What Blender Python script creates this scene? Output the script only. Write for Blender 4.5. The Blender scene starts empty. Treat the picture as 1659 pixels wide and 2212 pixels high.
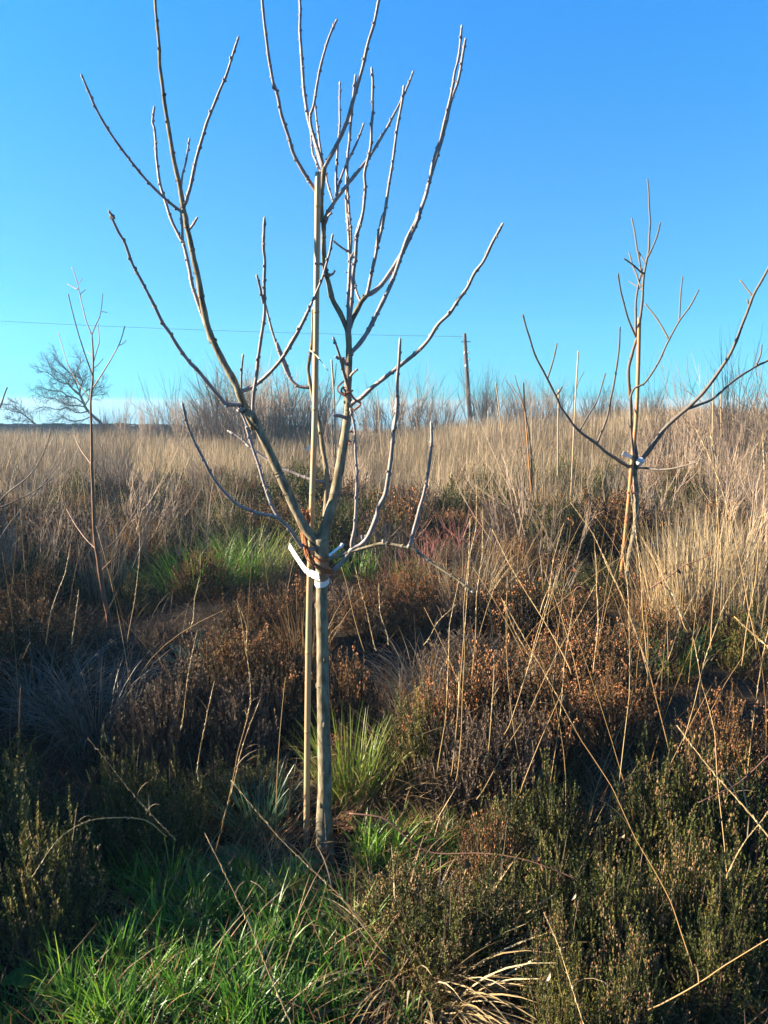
import bpy, math, random
import numpy as np
from mathutils import Vector
R = math.radians
rng = np.random.default_rng(7)
random.seed(7)
scene = bpy.context.scene
col = scene.collection

# ------------------------------------------------------------------ camera, sky, sun, exposure
F = 1670.0                       # focal length in photo units (photo = 1659 x 2212 units)
PITCH = 7.03
CAM = np.array([0.0, 0.0, 1.7])
cam = bpy.data.cameras.new('camera')
cam.sensor_fit = 'VERTICAL'; cam.sensor_height = 24.0; cam.lens = 24.0 * F / 2212.0
cam.clip_start = 0.05; cam.clip_end = 3000
camo = bpy.data.objects.new('camera', cam); col.objects.link(camo)
camo.location = CAM; camo.rotation_euler = (R(90 - PITCH), 0, 0)
scene.camera = camo

SUN_AZ = -84.0                   # degrees from the viewing direction, negative = left
SUN_EL = 21.0
world = bpy.data.worlds.new('World'); scene.world = world; world.use_nodes = True
wn, wl = world.node_tree.nodes, world.node_tree.links
sky = wn.new('ShaderNodeTexSky'); sky.sky_type = 'NISHITA'; sky.sun_disc = False
sky.sun_elevation = R(SUN_EL); sky.sun_rotation = R(SUN_AZ)
sky.air_density = 1.0; sky.dust_density = 0.0; sky.ozone_density = 3.0
tco = wn.new('ShaderNodeTexCoord'); sxyz = wn.new('ShaderNodeSeparateXYZ'); wl.new(tco.outputs['Generated'], sxyz.inputs[0])
tint = wn.new('ShaderNodeValToRGB')            # clearer, bluer winter air than the model's, by height above the horizon
SKY_TINT = [(0.0, (.22, .45, .87)), (.0195, (.30, .50, .80)), (.0245, (0.132, 0.433, 0.700)), (.058, (0.150, 0.445, 0.636)), (.116, (0.158, 0.476, 0.604)), (.203, (0.196, 0.532, 0.675)),
            (.274, (0.200, 0.571, 0.774)), (.366, (0.166, 0.621, 0.901)), (.438, (0.152, 0.660, 1.028)), (.8, (0.136, 0.709, 1.060))]
while len(tint.color_ramp.elements) < len(SKY_TINT): tint.color_ramp.elements.new(.5)
for el_, (p_, c_) in zip(tint.color_ramp.elements, SKY_TINT): el_.position = p_; el_.color = (*c_, 1)
wl.new(sxyz.outputs['Z'], tint.inputs[0])
gm = wn.new('ShaderNodeMix'); gm.data_type = 'RGBA'; gm.blend_type = 'MULTIPLY'; gm.inputs[0].default_value = 1.0
bg = wn['Background']; bg.inputs['Strength'].default_value = 0.05
wl.new(sky.outputs[0], gm.inputs[6]); wl.new(tint.outputs[0], gm.inputs[7]); wl.new(gm.outputs[2], bg.inputs['Color'])

sl = bpy.data.lights.new('sun', 'SUN'); sl.energy = 5.0; sl.angle = R(0.5); sl.color = (1.0, 0.83, 0.60)
so = bpy.data.objects.new('sun', sl); col.objects.link(so)
sd = Vector((math.sin(R(SUN_AZ)) * math.cos(R(SUN_EL)), math.cos(R(SUN_AZ)) * math.cos(R(SUN_EL)), math.sin(R(SUN_EL))))
so.rotation_euler = (-sd).to_track_quat('-Z', 'Y').to_euler()
so.location = (-6, 1, 4)

scene.view_settings.view_transform = 'Standard'
scene.view_settings.look = 'None'; scene.view_settings.exposure = 2.68; scene.view_settings.gamma = 1.0

# ------------------------------------------------------------------ photo units -> world
cp, sp = math.cos(R(PITCH)), math.sin(R(PITCH))
FWD = np.array([0, cp, -sp]); UP = np.array([0, sp, cp]); RT = np.array([1.0, 0, 0])
def ray(u, v):
    return FWD + RT * ((u - 829.5) / F) + UP * (-(v - 1106) / F)
def P(u, v, Y):
    d = ray(u, v); return CAM + d * (Y / d[1])
def px_m(p, px):                 # size in metres of px photo units at world point p
    return px * float(np.dot(np.asarray(p) - CAM, FWD)) / F
def c1(x, y): return (132.7 + .32 * x, .32 * y)
def c2(x, y): return (597.2 + .32 * x, .32 * y)
def c3(x, y): return (132.7 + .32 * x, 464.5 + .32 * y)
def c4(x, y): return (597.2 + .32 * x, 464.5 + .32 * y)
def c5(x, y): return (1061.8 + .36 * x, 331.8 + .36 * y)
def c6(x, y): return (530.9 + .32 * x, 862.7 + .32 * y)
def c7(x, y): return (1061.8 + .36 * x, 862.7 + .36 * y)
def c8(x, y): return (.24 * x, 564 + .24 * y)
def c9(x, y): return (.36 * x, 796.3 + .36 * y)
def c10(x, y): return (829.5 + .5 * x, 1327 + .5 * y)
def c11(x, y): return (.5 * x, 1327 + .5 * y)
def c12(x, y): return (929 + .24 * x, 663.6 + .24 * y)
def c13(x, y): return (663.6 + .12 * x, 696.8 + .12 * y)
def c14(x, y): return (597.2 + .12 * x, 1061.8 + .12 * y)
def pts(f, *a): return [f(*p) for p in a]

def gz(x, y):
    x = np.asarray(x, float); y = np.asarray(y, float)
    z = .035 * np.sin(1.7 * x + .6) * np.sin(1.3 * y + 1.1) + .03 * np.sin(3.1 * x - 1.9 * y) + .02 * np.sin(5.3 * x + 4.1 * y + 2)
    z = z * np.clip((np.hypot(x + .23, y - 2.85) - .15) / .8, 0, 1)
    z = z - .16 * np.exp(-((x + 1.5) ** 2 / .5 + (y - 3.2) ** 2 / .8))
    z = z - .12 * np.exp(-((x - .1) ** 2 / .5 + (y - 4.7) ** 2 / .5))
    t = np.clip((y - 11) / 24, 0, 1); t = t * t * (3 - 2 * t)
    z = z + .42 * t * (.3 + .7 * np.clip((x + 7) / 15, 0, 1))
    z = z + .9 * t * np.clip((x - .5) / 11, 0, 1)
    z = z - np.clip(.022 * (y - 60), 0, 25)
    hm = np.sin(.9 * x + 1.2 * np.sin(.7 * y)) * np.sin(.8 * y + 1.1 * np.sin(.6 * x + 1)) + .5 * np.sin(1.9 * x + .7) * np.sin(1.7 * y + 2)
    z = z + .15 * hm * np.clip((y - 5) / 4, 0, 1) * np.clip((60 - y) / 20, 0, 1)
    return z

# ------------------------------------------------------------------ mesh building
class MB:
    def __init__(s): s.V = []; s.F = []; s.A = []; s.n = 0
    def add(s, V, F, a=0.5):
        V = np.asarray(V, np.float32).reshape(-1, 3)
        if len(V) == 0: return
        s.V.append(V)
        s.A.append(np.full(len(V), a, np.float32) if np.isscalar(a) else np.asarray(a, np.float32))
        for f in (F if isinstance(F, list) else [F]):
            s.F.append(np.asarray(f, np.int32) + s.n)
        s.n += len(V)
    def mesh(s, name, mat, off=(0, 0, 0), smooth=False):
        me = bpy.data.meshes.new(name)
        V = np.concatenate(s.V) - np.asarray(off, np.float32)
        tot = [np.full(len(f), f.shape[1], np.int32) for f in s.F]
        loops = np.concatenate([f.ravel() for f in s.F]); tot = np.concatenate(tot)
        start = np.concatenate([[0], np.cumsum(tot)[:-1]]).astype(np.int32)
        me.vertices.add(len(V)); me.vertices.foreach_set('co', V.astype(np.float32).ravel())
        me.loops.add(len(loops)); me.loops.foreach_set('vertex_index', loops)
        me.polygons.add(len(tot)); me.polygons.foreach_set('loop_start', start)
        try: me.polygons.foreach_set('loop_total', tot)
        except Exception: pass
        at = me.attributes.new('rnd', 'FLOAT', 'POINT'); at.data.foreach_set('value', np.concatenate(s.A))
        me.polygons.foreach_set('use_smooth', np.full(len(tot), smooth))
        me.update(calc_edges=True); me.validate()
        me.materials.append(mat)
        return me
WORLD = {}
def link(name, me, origin, parent=None):
    o = bpy.data.objects.new(name, me); col.objects.link(o)
    WORLD[o] = np.asarray(origin, float)
    if parent is None: o.location = WORLD[o]
    else: o.parent = parent; o.location = WORLD[o] - WORLD[parent]
    return o
def obj(name, mb, mat, parent=None, origin=None, smooth=False):
    if origin is None: origin = WORLD[parent] if parent is not None else (0, 0, 0)
    return link(name, mb.mesh(name, mat, origin, smooth), origin, parent)
def tag(o, label=None, cat=None, group=None, kind=None):
    if label: o['label'] = label
    if cat: o['category'] = cat
    if group: o['group'] = group
    if kind: o['kind'] = kind
    elif cat: o['kind'] = 'thing'
    return o
def thing(name, label, cat, loc, group=None):
    return tag(link(name, None, loc), label, cat, group)
def copy_thing(src, loc, rz=0, sc=(1, 1, 1)):
    r = src.copy(); col.objects.link(r); r.location = loc; r.rotation_euler = (0, 0, rz); r.scale = sc
    for ch in src.children:
        c = ch.copy(); col.objects.link(c); c.parent = r
        for g in ch.children:
            d = g.copy(); col.objects.link(d); d.parent = c
    return r

def catmull(pt, n_per):
    pt = np.asarray(pt, float)
    if len(pt) < 3: 
        t = np.linspace(0, 1, n_per + 1)[:, None]; return pt[0] * (1 - t) + pt[-1] * t
    e = np.vstack([2 * pt[0] - pt[1], pt, 2 * pt[-1] - pt[-2]])
    out = []
    for i in range(1, len(e) - 2):
        p0, p1, p2, p3 = e[i - 1], e[i], e[i + 1], e[i + 2]
        t = np.linspace(0, 1, n_per, endpoint=False)[:, None]
        out.append(.5 * (2 * p1 + (p2 - p0) * t + (2 * p0 - 5 * p1 + 4 * p2 - p3) * t ** 2 + (3 * p1 - p0 - 3 * p2 + p3) * t ** 3))
    out.append(e[-2][None]); return np.vstack(out)
def resample(pt, step):
    pt = np.asarray(pt, float); seg = np.linalg.norm(np.diff(pt, axis=0), axis=1); L = np.concatenate([[0], np.cumsum(seg)])
    n = max(2, int(L[-1] / step) + 1); t = np.linspace(0, L[-1], n)
    return np.stack([np.interp(t, L, pt[:, k]) for k in range(3)], 1)
def tube(mb, pt, rad, sides=6, a=.5, cap=True):
    pt = np.asarray(pt, float); n = len(pt); rad = np.broadcast_to(np.asarray(rad, float), (n,))
    T = np.gradient(pt, axis=0); T /= np.linalg.norm(T, axis=1)[:, None] + 1e-9
    ref = np.array([0, 1.0, 0]) if abs(T[0][1]) < .9 else np.array([1.0, 0, 0])
    N = np.zeros_like(T); x = np.cross(T[0], ref); N[0] = x / np.linalg.norm(x)
    for i in range(1, n):
        x = N[i - 1] - T[i] * np.dot(N[i - 1], T[i]); N[i] = x / (np.linalg.norm(x) + 1e-9)
    B = np.cross(T, N); ang = np.linspace(0, 2 * np.pi, sides, endpoint=False)
    V = pt[:, None] + rad[:, None, None] * (N[:, None] * np.cos(ang)[None, :, None] + B[:, None] * np.sin(ang)[None, :, None])
    V = V.reshape(-1, 3)
    i = np.arange(n - 1)[:, None] * sides; j = np.arange(sides)[None]; k = (j + 1) % sides
    Fq = np.stack([i + j, i + k, i + k + sides, i + j + sides], -1).reshape(-1, 4)
    if cap:
        m = len(V); V = np.vstack([V, pt[0] - T[0] * rad[0] * .3, pt[-1] + T[-1] * rad[-1] * .5]); jj = np.arange(sides); kk = (jj + 1) % sides
        t1 = np.stack([np.full(sides, m), kk, jj], 1); o = (n - 1) * sides
        t2 = np.stack([np.full(sides, m + 1), o + jj, o + kk], 1)
        mb.add(V, [Fq, np.vstack([t1, t2])], a)
    else: mb.add(V, Fq, a)
def blob(mb, c, ax, L, r, a=.5, sides=6):
    ax = np.asarray(ax, float); ax /= np.linalg.norm(ax) + 1e-9
    s = np.array([-.5, -.25, .1, .35, .5]); rr = np.array([.45, .95, 1, .55, .12]) * r
    tube(mb, np.asarray(c) + ax * (s * L)[:, None], rr, sides, a)

def blades(mb, base, h, w, az, lean, curve, a, segs=3, flat=None, tipw=.12):
    """many grass blades at once: base (N,3), height, width, azimuth of lean, lean angle, extra bend"""
    base = np.asarray(base, float); N = len(base)
    f = lambda q: np.broadcast_to(np.asarray(q, float), (N,))
    h, w, az, lean, curve = f(h), f(w), f(az), f(lean), f(curve)
    s = np.linspace(0, 1, segs + 1)
    th = lean[:, None] + curve[:, None] * s[None] ** 1.3
    dx = np.sin(th); dz = np.cos(th); st = h[:, None] / segs
    X = np.concatenate([np.zeros((N, 1)), np.cumsum(.5 * (dx[:, 1:] + dx[:, :-1]) * st, 1)], 1)
    Z = np.concatenate([np.zeros((N, 1)), np.cumsum(.5 * (dz[:, 1:] + dz[:, :-1]) * st, 1)], 1)
    ca, sa = np.cos(az)[:, None], np.sin(az)[:, None]
    C = np.stack([base[:, :1] + X * ca, base[:, 1:2] + X * sa, base[:, 2:3] + Z], -1)
    tw = f(rng.uniform(-.9, .9, N) if flat is None else flat)
    wv = np.stack([-np.sin(az + tw), np.cos(az + tw), np.zeros(N)], -1)
    prof = np.interp(s, [0, .25, .65, 1], [.7, 1, .8, tipw])
    off = wv[:, None] * (w[:, None] * prof[None])[..., None] * .5
    V = np.stack([C - off, C + off], 2).reshape(-1, 3)
    b = np.arange(N)[:, None] * (2 * (segs + 1)) + np.arange(segs)[None] * 2
    Fq = np.stack([b, b + 1, b + 3, b + 2], -1).reshape(-1, 4)
    mb.add(V, Fq, np.repeat(f(a), 2 * (segs + 1)))

# ------------------------------------------------------------------ materials
ALBEDO = .8                      # one overall trim of every material's colour
def ramp(nt, stops):
    r = nt.nodes.new('ShaderNodeValToRGB'); e = r.color_ramp.elements
    while len(e) < len(stops): e.new(.5)
    for el, (p, c) in zip(e, stops): el.position = p; el.color = (*(q * ALBEDO for q in c), 1)
    return r
def mat(name, stops, rough=.7, spec=.25, trans=0.0, noise=None, bump=0, objvar=0.0, band=None):
    m = bpy.data.materials.new(name); m.use_nodes = True; nt = m.node_tree; n, l = nt.nodes, nt.links
    b = n['Principled BSDF']; out = n['Material Output']
    b.inputs['Roughness'].default_value = rough; b.inputs['Specular IOR Level'].default_value = spec
    at = n.new('ShaderNodeAttribute'); at.attribute_name = 'rnd'
    val = at.outputs['Fac']
    tc = n.new('ShaderNodeTexCoord')
    if noise:
        nz = n.new('ShaderNodeTexNoise'); nz.inputs['Scale'].default_value = noise[0]; nz.inputs['Detail'].default_value = 6
        if len(noise) > 2:
            mp = n.new('ShaderNodeMapping'); mp.inputs['Scale'].default_value = noise[2]
            l.new(tc.outputs['Object'], mp.inputs['Vector']); l.new(mp.outputs[0], nz.inputs['Vector'])
        else: l.new(tc.outputs['Object'], nz.inputs['Vector'])
        ma = n.new('ShaderNodeMath'); ma.operation = 'MULTIPLY_ADD'; ma.inputs[1].default_value = noise[1]
        sb = n.new('ShaderNodeMath'); sb.operation = 'SUBTRACT'; sb.inputs[1].default_value = .5
        l.new(nz.outputs['Fac'], sb.inputs[0]); l.new(sb.outputs[0], ma.inputs[0]); l.new(val, ma.inputs[2]); val = ma.outputs[0]
        if bump:
            bp = n.new('ShaderNodeBump'); bp.inputs['Strength'].default_value = bump; bp.inputs['Distance'].default_value = .004
            l.new(nz.outputs['Fac'], bp.inputs['Height']); l.new(bp.outputs[0], b.inputs['Normal'])
    if objvar:
        oi = n.new('ShaderNodeObjectInfo'); ma = n.new('ShaderNodeMath'); ma.operation = 'MULTIPLY_ADD'; ma.inputs[1].default_value = objvar
        sb = n.new('ShaderNodeMath'); sb.operation = 'SUBTRACT'; sb.inputs[1].default_value = .5
        l.new(oi.outputs['Random'], sb.inputs[0]); l.new(sb.outputs[0], ma.inputs[0]); l.new(val, ma.inputs[2]); val = ma.outputs[0]
    r = ramp(nt, stops); l.new(val, r.inputs[0]); c = r.outputs[0]
    l.new(c, b.inputs['Base Color'])
    if trans:
        t = n.new('ShaderNodeBsdfTranslucent'); mx = n.new('ShaderNodeMixShader'); mx.inputs[0].default_value = trans
        l.new(c, t.inputs['Color']); l.new(b.outputs[0], mx.inputs[1]); l.new(t.outputs[0], mx.inputs[2]); l.new(mx.outputs[0], out.inputs['Surface'])
    return m
M = {}
M['bark'] = mat('young_bark', [(0, (.05, .037, .022)), (.3, (.115, .092, .058)), (.55, (.20, .17, .115)), (.8, (.28, .245, .175)), (1, (.36, .32, .25))], .8, .15, 0, (46, 1.5, (1, 1, .4)), 1.0)
M['twig'] = mat('twig_bark', [(0, (.11, .088, .085)), (.5, (.25, .215, .21)), (1, (.36, .325, .31))], .6, .3, 0, (60, 1.2, (1, 1, .5)), .5)
M['bud'] = mat('bud', [(0, (.36, .33, .28)), (1, (.45, .42, .36))], .8)
M['redbark'] = mat('red_brown_bark', [(0, (.08, .035, .02)), (.5, (.17, .075, .036)), (1, (.24, .14, .085))], .55, .35, 0, (25, .8), .3)
M['greytwig'] = mat('grey_twig', [(0, (.07, .057, .05)), (1, (.17, .145, .125))], .75)
M['cane'] = mat('bamboo_cane', [(0, (.28, .18, .085)), (.5, (.38, .265, .145)), (1, (.46, .345, .21))], .42, .45, 0, (6, .5, (8, 8, .8)), .15)
M['cane_orange'] = mat('orange_bamboo', [(0, (.22, .085, .025)), (.5, (.34, .155, .05)), (1, (.40, .23, .10))], .42, .45, 0, (6, .6, (6, 6, .8)), .15)
M['node'] = mat('cane_node', [(0, (.3, .2, .09)), (1, (.4, .28, .13))], .6)
M['coir'] = mat('coir', [(0, (.15, .055, .025)), (.5, (.29, .105, .045)), (1, (.42, .18, .08))], .85, .15)
M['pink'] = mat('pink_twine', [(0, (.34, .12, .08)), (1, (.52, .22, .15))], .8)
M['straw_string'] = mat('straw_string', [(0, (.5, .42, .27)), (1, (.6, .52, .36))], .8)
M['plastic'] = mat('white_plastic', [(0, (.78, .78, .78)), (1, (.82, .82, .82))], .4, .4, .15)
M['ink'] = mat('ink', [(0, (.03, .03, .04)), (1, (.03, .03, .04))], .6)
M['wet_label'] = mat('wet_label', [(0, (.62, .68, .74)), (1, (.72, .76, .8))], .3, .5)
M['soil'] = mat('peaty_soil', [(0, (.012, .009, .006)), (.45, (.03, .021, .013)), (.75, (.06, .045, .025)), (1, (.10, .08, .045))], .95, .1, 0, (5, 1.1), .4)
M['green'] = mat('green_grass', [(0, (.02, .07, .014)), (.4, (.06, .175, .018)), (.75, (.12, .27, .022)), (.93, (.2, .31, .035)), (1, (.34, .29, .12))], .45, .35, .42)
M['bluegreen'] = mat('blue_green_blade', [(0, (.02, .06, .04)), (.6, (.04, .10, .06)), (1, (.08, .15, .07))], .4, .5, .35)
M['lime'] = mat('yellow_green_blade', [(0, (.07, .14, .02)), (.5, (.15, .22, .03)), (1, (.32, .3, .08))], .4, .4, .42)
M['dead'] = mat('dead_grass', [(0, (.06, .032, .015)), (.4, (.14, .075, .03)), (.75, (.27, .16, .065)), (1, (.42, .3, .15))], .6, .3, .3)
M['pale'] = mat('bleached_grass', [(0, (.24, .165, .075)), (.5, (.42, .32, .165)), (1, (.54, .44, .27))], .5, .35, .25)
M['straw'] = mat('straw', [(0, (.07, .05, .03)), (.35, (.17, .125, .075)), (.7, (.29, .22, .13)), (1, (.42, .33, .19))], .6, .3, .25)
M['stem'] = mat('gold_stem', [(0, (.22, .12, .04)), (.5, (.34, .215, .08)), (1, (.44, .31, .14))], .5, .35, .15)
M['greystraw'] = mat('grey_blade', [(0, (.05, .044, .034)), (.6, (.12, .10, .07)), (1, (.22, .18, .125))], .5, .4, .25)
M['heath_green'] = mat('heather_green', [(0, (.012, .019, .005)), (.5, (.05, .063, .012)), (.85, (.105, .105, .019)), (1, (.16, .12, .03))], .7, .2, .22, objvar=.25)
M['heath_brown'] = mat('heather_brown', [(0, (.03, .021, .010)), (.5, (.078, .047, .018)), (.85, (.145, .078, .028)), (1, (.21, .11, .038))], .75, .2, .22, objvar=.25)
M['heath_grey'] = mat('heather_grey', [(0, (.04, .03, .024)), (.5, (.09, .065, .047)), (1, (.16, .115, .08))], .8, .15, .2, objvar=.2)
M['flower_rust'] = mat('rust_flower', [(0, (.24, .085, .035)), (.5, (.42, .18, .08)), (1, (.55, .32, .17))], .8, .1, .3)
M['flower_buff'] = mat('buff_flower', [(0, (.16, .085, .04)), (.5, (.26, .155, .08)), (1, (.38, .26, .155))], .8, .1, .3)
M['wood'] = mat('heather_wood', [(0, (.05, .035, .025)), (1, (.15, .11, .08))], .85)
M['shrub'] = mat('bare_shrub', [(0, (.10, .074, .058)), (.5, (.21, .155, .115)), (1, (.33, .255, .185))], .75, .2, objvar=.3)
M['redtwig'] = mat('red_twig', [(0, (.10, .028, .03)), (1, (.20, .055, .055))], .55)
M['oakbark'] = mat('oak_bark', [(0, (.015, .013, .012)), (1, (.035, .03, .028))], .85, .1, 0, (3, .8))
M['pole'] = mat('tarred_pole', [(0, (.06, .05, .045)), (1, (.13, .105, .095))], .8, .2, 0, (4, 1, (3, 3, .4)), .3)
M['wire'] = mat('wire', [(0, (.10, .13, .16)), (1, (.10, .13, .16))], .5)
M['stone'] = mat('dark_stone', [(0, (.05, .055, .06)), (.5, (.10, .10, .105)), (1, (.17, .165, .16))], .9, .1, 0, (2.5, 1.2), .5)
M['oakleaf'] = mat('dead_leaf', [(0, (.12, .05, .022)), (.5, (.22, .10, .045)), (1, (.32, .17, .08))], .7, .25, .25, (30, .7))
M['bramble'] = mat('bramble_cane', [(0, (.07, .035, .025)), (1, (.16, .08, .055))], .6)
M['dockleaf'] = mat('fresh_leaf', [(0, (.03, .09, .02)), (1, (.08, .18, .03))], .4, .45, .35, (25, .5))
M['porcelain'] = mat('porcelain', [(0, (.75, .75, .73)), (1, (.8, .8, .78))], .25, .5)
M['fleck'] = mat('pale_leaf', [(0, (.30, .25, .19)), (1, (.42, .36, .28))], .6, .3, .2)

# ------------------------------------------------------------------ ground: one sheet to the horizon
def build_ground():
    xs = np.concatenate([-np.geomspace(900, 5, 40), np.arange(-4.9, 4.95, .07), np.geomspace(5, 900, 40)])
    ys = np.concatenate([np.linspace(-60, -1, 20), np.arange(-.9, 9, .07), np.geomspace(9.1, 1500, 70)])
    X, Y = np.meshgrid(xs, ys); near = np.exp(-(X ** 2 + (Y - 3) ** 2) / 60)
    Z = gz(X, Y) + near * (rng.normal(0, .006, X.shape))
    V = np.stack([X, Y, Z], -1).reshape(-1, 3); nx = len(xs)
    i = np.arange(len(ys) - 1)[:, None] * nx; j = np.arange(nx - 1)[None]
    Fq = np.stack([i + j, i + j + 1, i + j + 1 + nx, i + j + nx], -1).reshape(-1, 4)
    far = np.clip((np.hypot(X, Y) - 5) / 12, 0, 1).ravel()
    mb = MB(); mb.add(V, Fq, .38 + .45 * far + 0 * rng.random(len(V)))
    tag(obj('ground', mb, M['soil'], smooth=True), kind='structure')
build_ground()

# ------------------------------------------------------------------ tree branches traced as limbs with real depth
class Limb: pass
def to3(px, Ys, n=6):
    p = np.array([P(u, v, y) for (u, v), y in zip(px, Ys)]); return p
def limb(px, Y0, dY, w0, w1, step=.012, wig=0, ease=1.0):
    L = Limb(); px = np.asarray(px, float)
    seg = np.concatenate([[0], np.cumsum(np.linalg.norm(np.diff(px, axis=0), axis=1))]); t = seg / seg[-1]
    Ys = Y0 + dY * t ** ease
    L.px = px; L.Ys = Ys; L.t = t
    p = catmull(to3(px, Ys), 8); p = resample(p, step)
    if wig:
        k = len(p); q = rng.normal(0, wig, (max(3, k // 5), 3)); tt = np.linspace(0, len(q) - 1, k)
        p = p + np.stack([np.interp(tt, np.arange(len(q)), q[:, c]) for c in range(3)], 1) * np.linspace(0, 1, k)[:, None] ** .3
    tp = np.linspace(0, 1, len(p))
    L.p = p; L.r = np.array([px_m(x, w0 + (w1 - w0) * s ** .8) * .5 for x, s in zip(p, tp)])
    return L
def attach(px, parent):
    """start a twig inside the limb that carries it"""
    px = [tuple(q) for q in px]; u0 = np.array(px[0]); best = None
    q = parent.px
    for i in range(len(q) - 1):
        d = q[i + 1] - q[i]; s = np.clip(np.dot(u0 - q[i], d) / (np.dot(d, d) + 1e-9), 0, 1); c = q[i] + d * s
        k = np.linalg.norm(u0 - c)
        if best is None or k < best[0]: best = (k, c, parent.Ys[i] + (parent.Ys[i + 1] - parent.Ys[i]) * s)
    if best[0] > 1.5: px = [tuple(best[1])] + px
    return px, best[2]
def bud_on(mb, L, spacing, size, start=.06):
    n = int(len(L.p) * (1 - start) * .012 / spacing)
    side = 1
    for i in range(n):
        s = start + (1 - start) * (i + rng.uniform(-.2, 1.2)) / max(n, 1); k = max(1, min(len(L.p) - 2, int(s * len(L.p))))
        T = L.p[k + 1] - L.p[k]; T /= np.linalg.norm(T); ang = rng.uniform(-.9, .9) + (0 if side > 0 else math.pi)
        N = np.cross(T, [0, 1, 0]); N /= np.linalg.norm(N) + 1e-9; B = np.cross(T, N)
        d = N * math.cos(ang) + B * math.sin(ang); side = -side
        blob(mb, L.p[k] + d * L.r[k] * 1.0, T + d * .45, size * rng.uniform(2.0, 3.4), size * rng.uniform(.75, 1.25), .35, 6)
        # swollen node ring under the bud
        blob(mb, L.p[k] - T * size * .8, T, size * rng.uniform(2.2, 4.2), L.r[k] * 1.03 + .0007 * rng.uniform(.6, 1.4), .45, 9)
def build_limb(name, L, m, parent, buds=0, budsize=.003, tip=None, sides=9):
    mb = MB(); r = L.r * (1 + .05 * np.sin(np.arange(len(L.r)) * .9 + rng.uniform(0, 6)) + rng.normal(0, .02, len(L.r)))
    tube(mb, L.p, r, sides, .5)
    if buds: bud_on(mb, L, buds, budsize)
    o = obj(name, mb, m, parent, L.p[0], smooth=True)
    if tip:
        T = L.p[-1] - L.p[-3]; tb = MB(); blob(tb, L.p[-1] + T / np.linalg.norm(T) * tip, T, tip * 4, tip, .5, 7)
        if not name == 'twig': obj('bud', tb, M['bud'], o, L.p[-1], True)
        else:
            o.data.materials.append(M['bud'])
            # pale terminal bud is part of the twig's own mesh
            me = o.data; bm_add(me, tb, L.p[0], 1)
    return o
import bmesh
def bm_add(me, mb, origin, mi):
    bm = bmesh.new(); bm.from_mesh(me); lay = bm.verts.layers.float.get('rnd'); V = np.concatenate(mb.V) - origin
    vs = [bm.verts.new(v) for v in V]
    for v in vs: v[lay] = .6
    for f in mb.F:
        for q in f:
            fc = bm.faces.new([vs[i] for i in q]); fc.material_index = mi; fc.smooth = True
    bm.to_mesh(me); bm.free()

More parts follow.
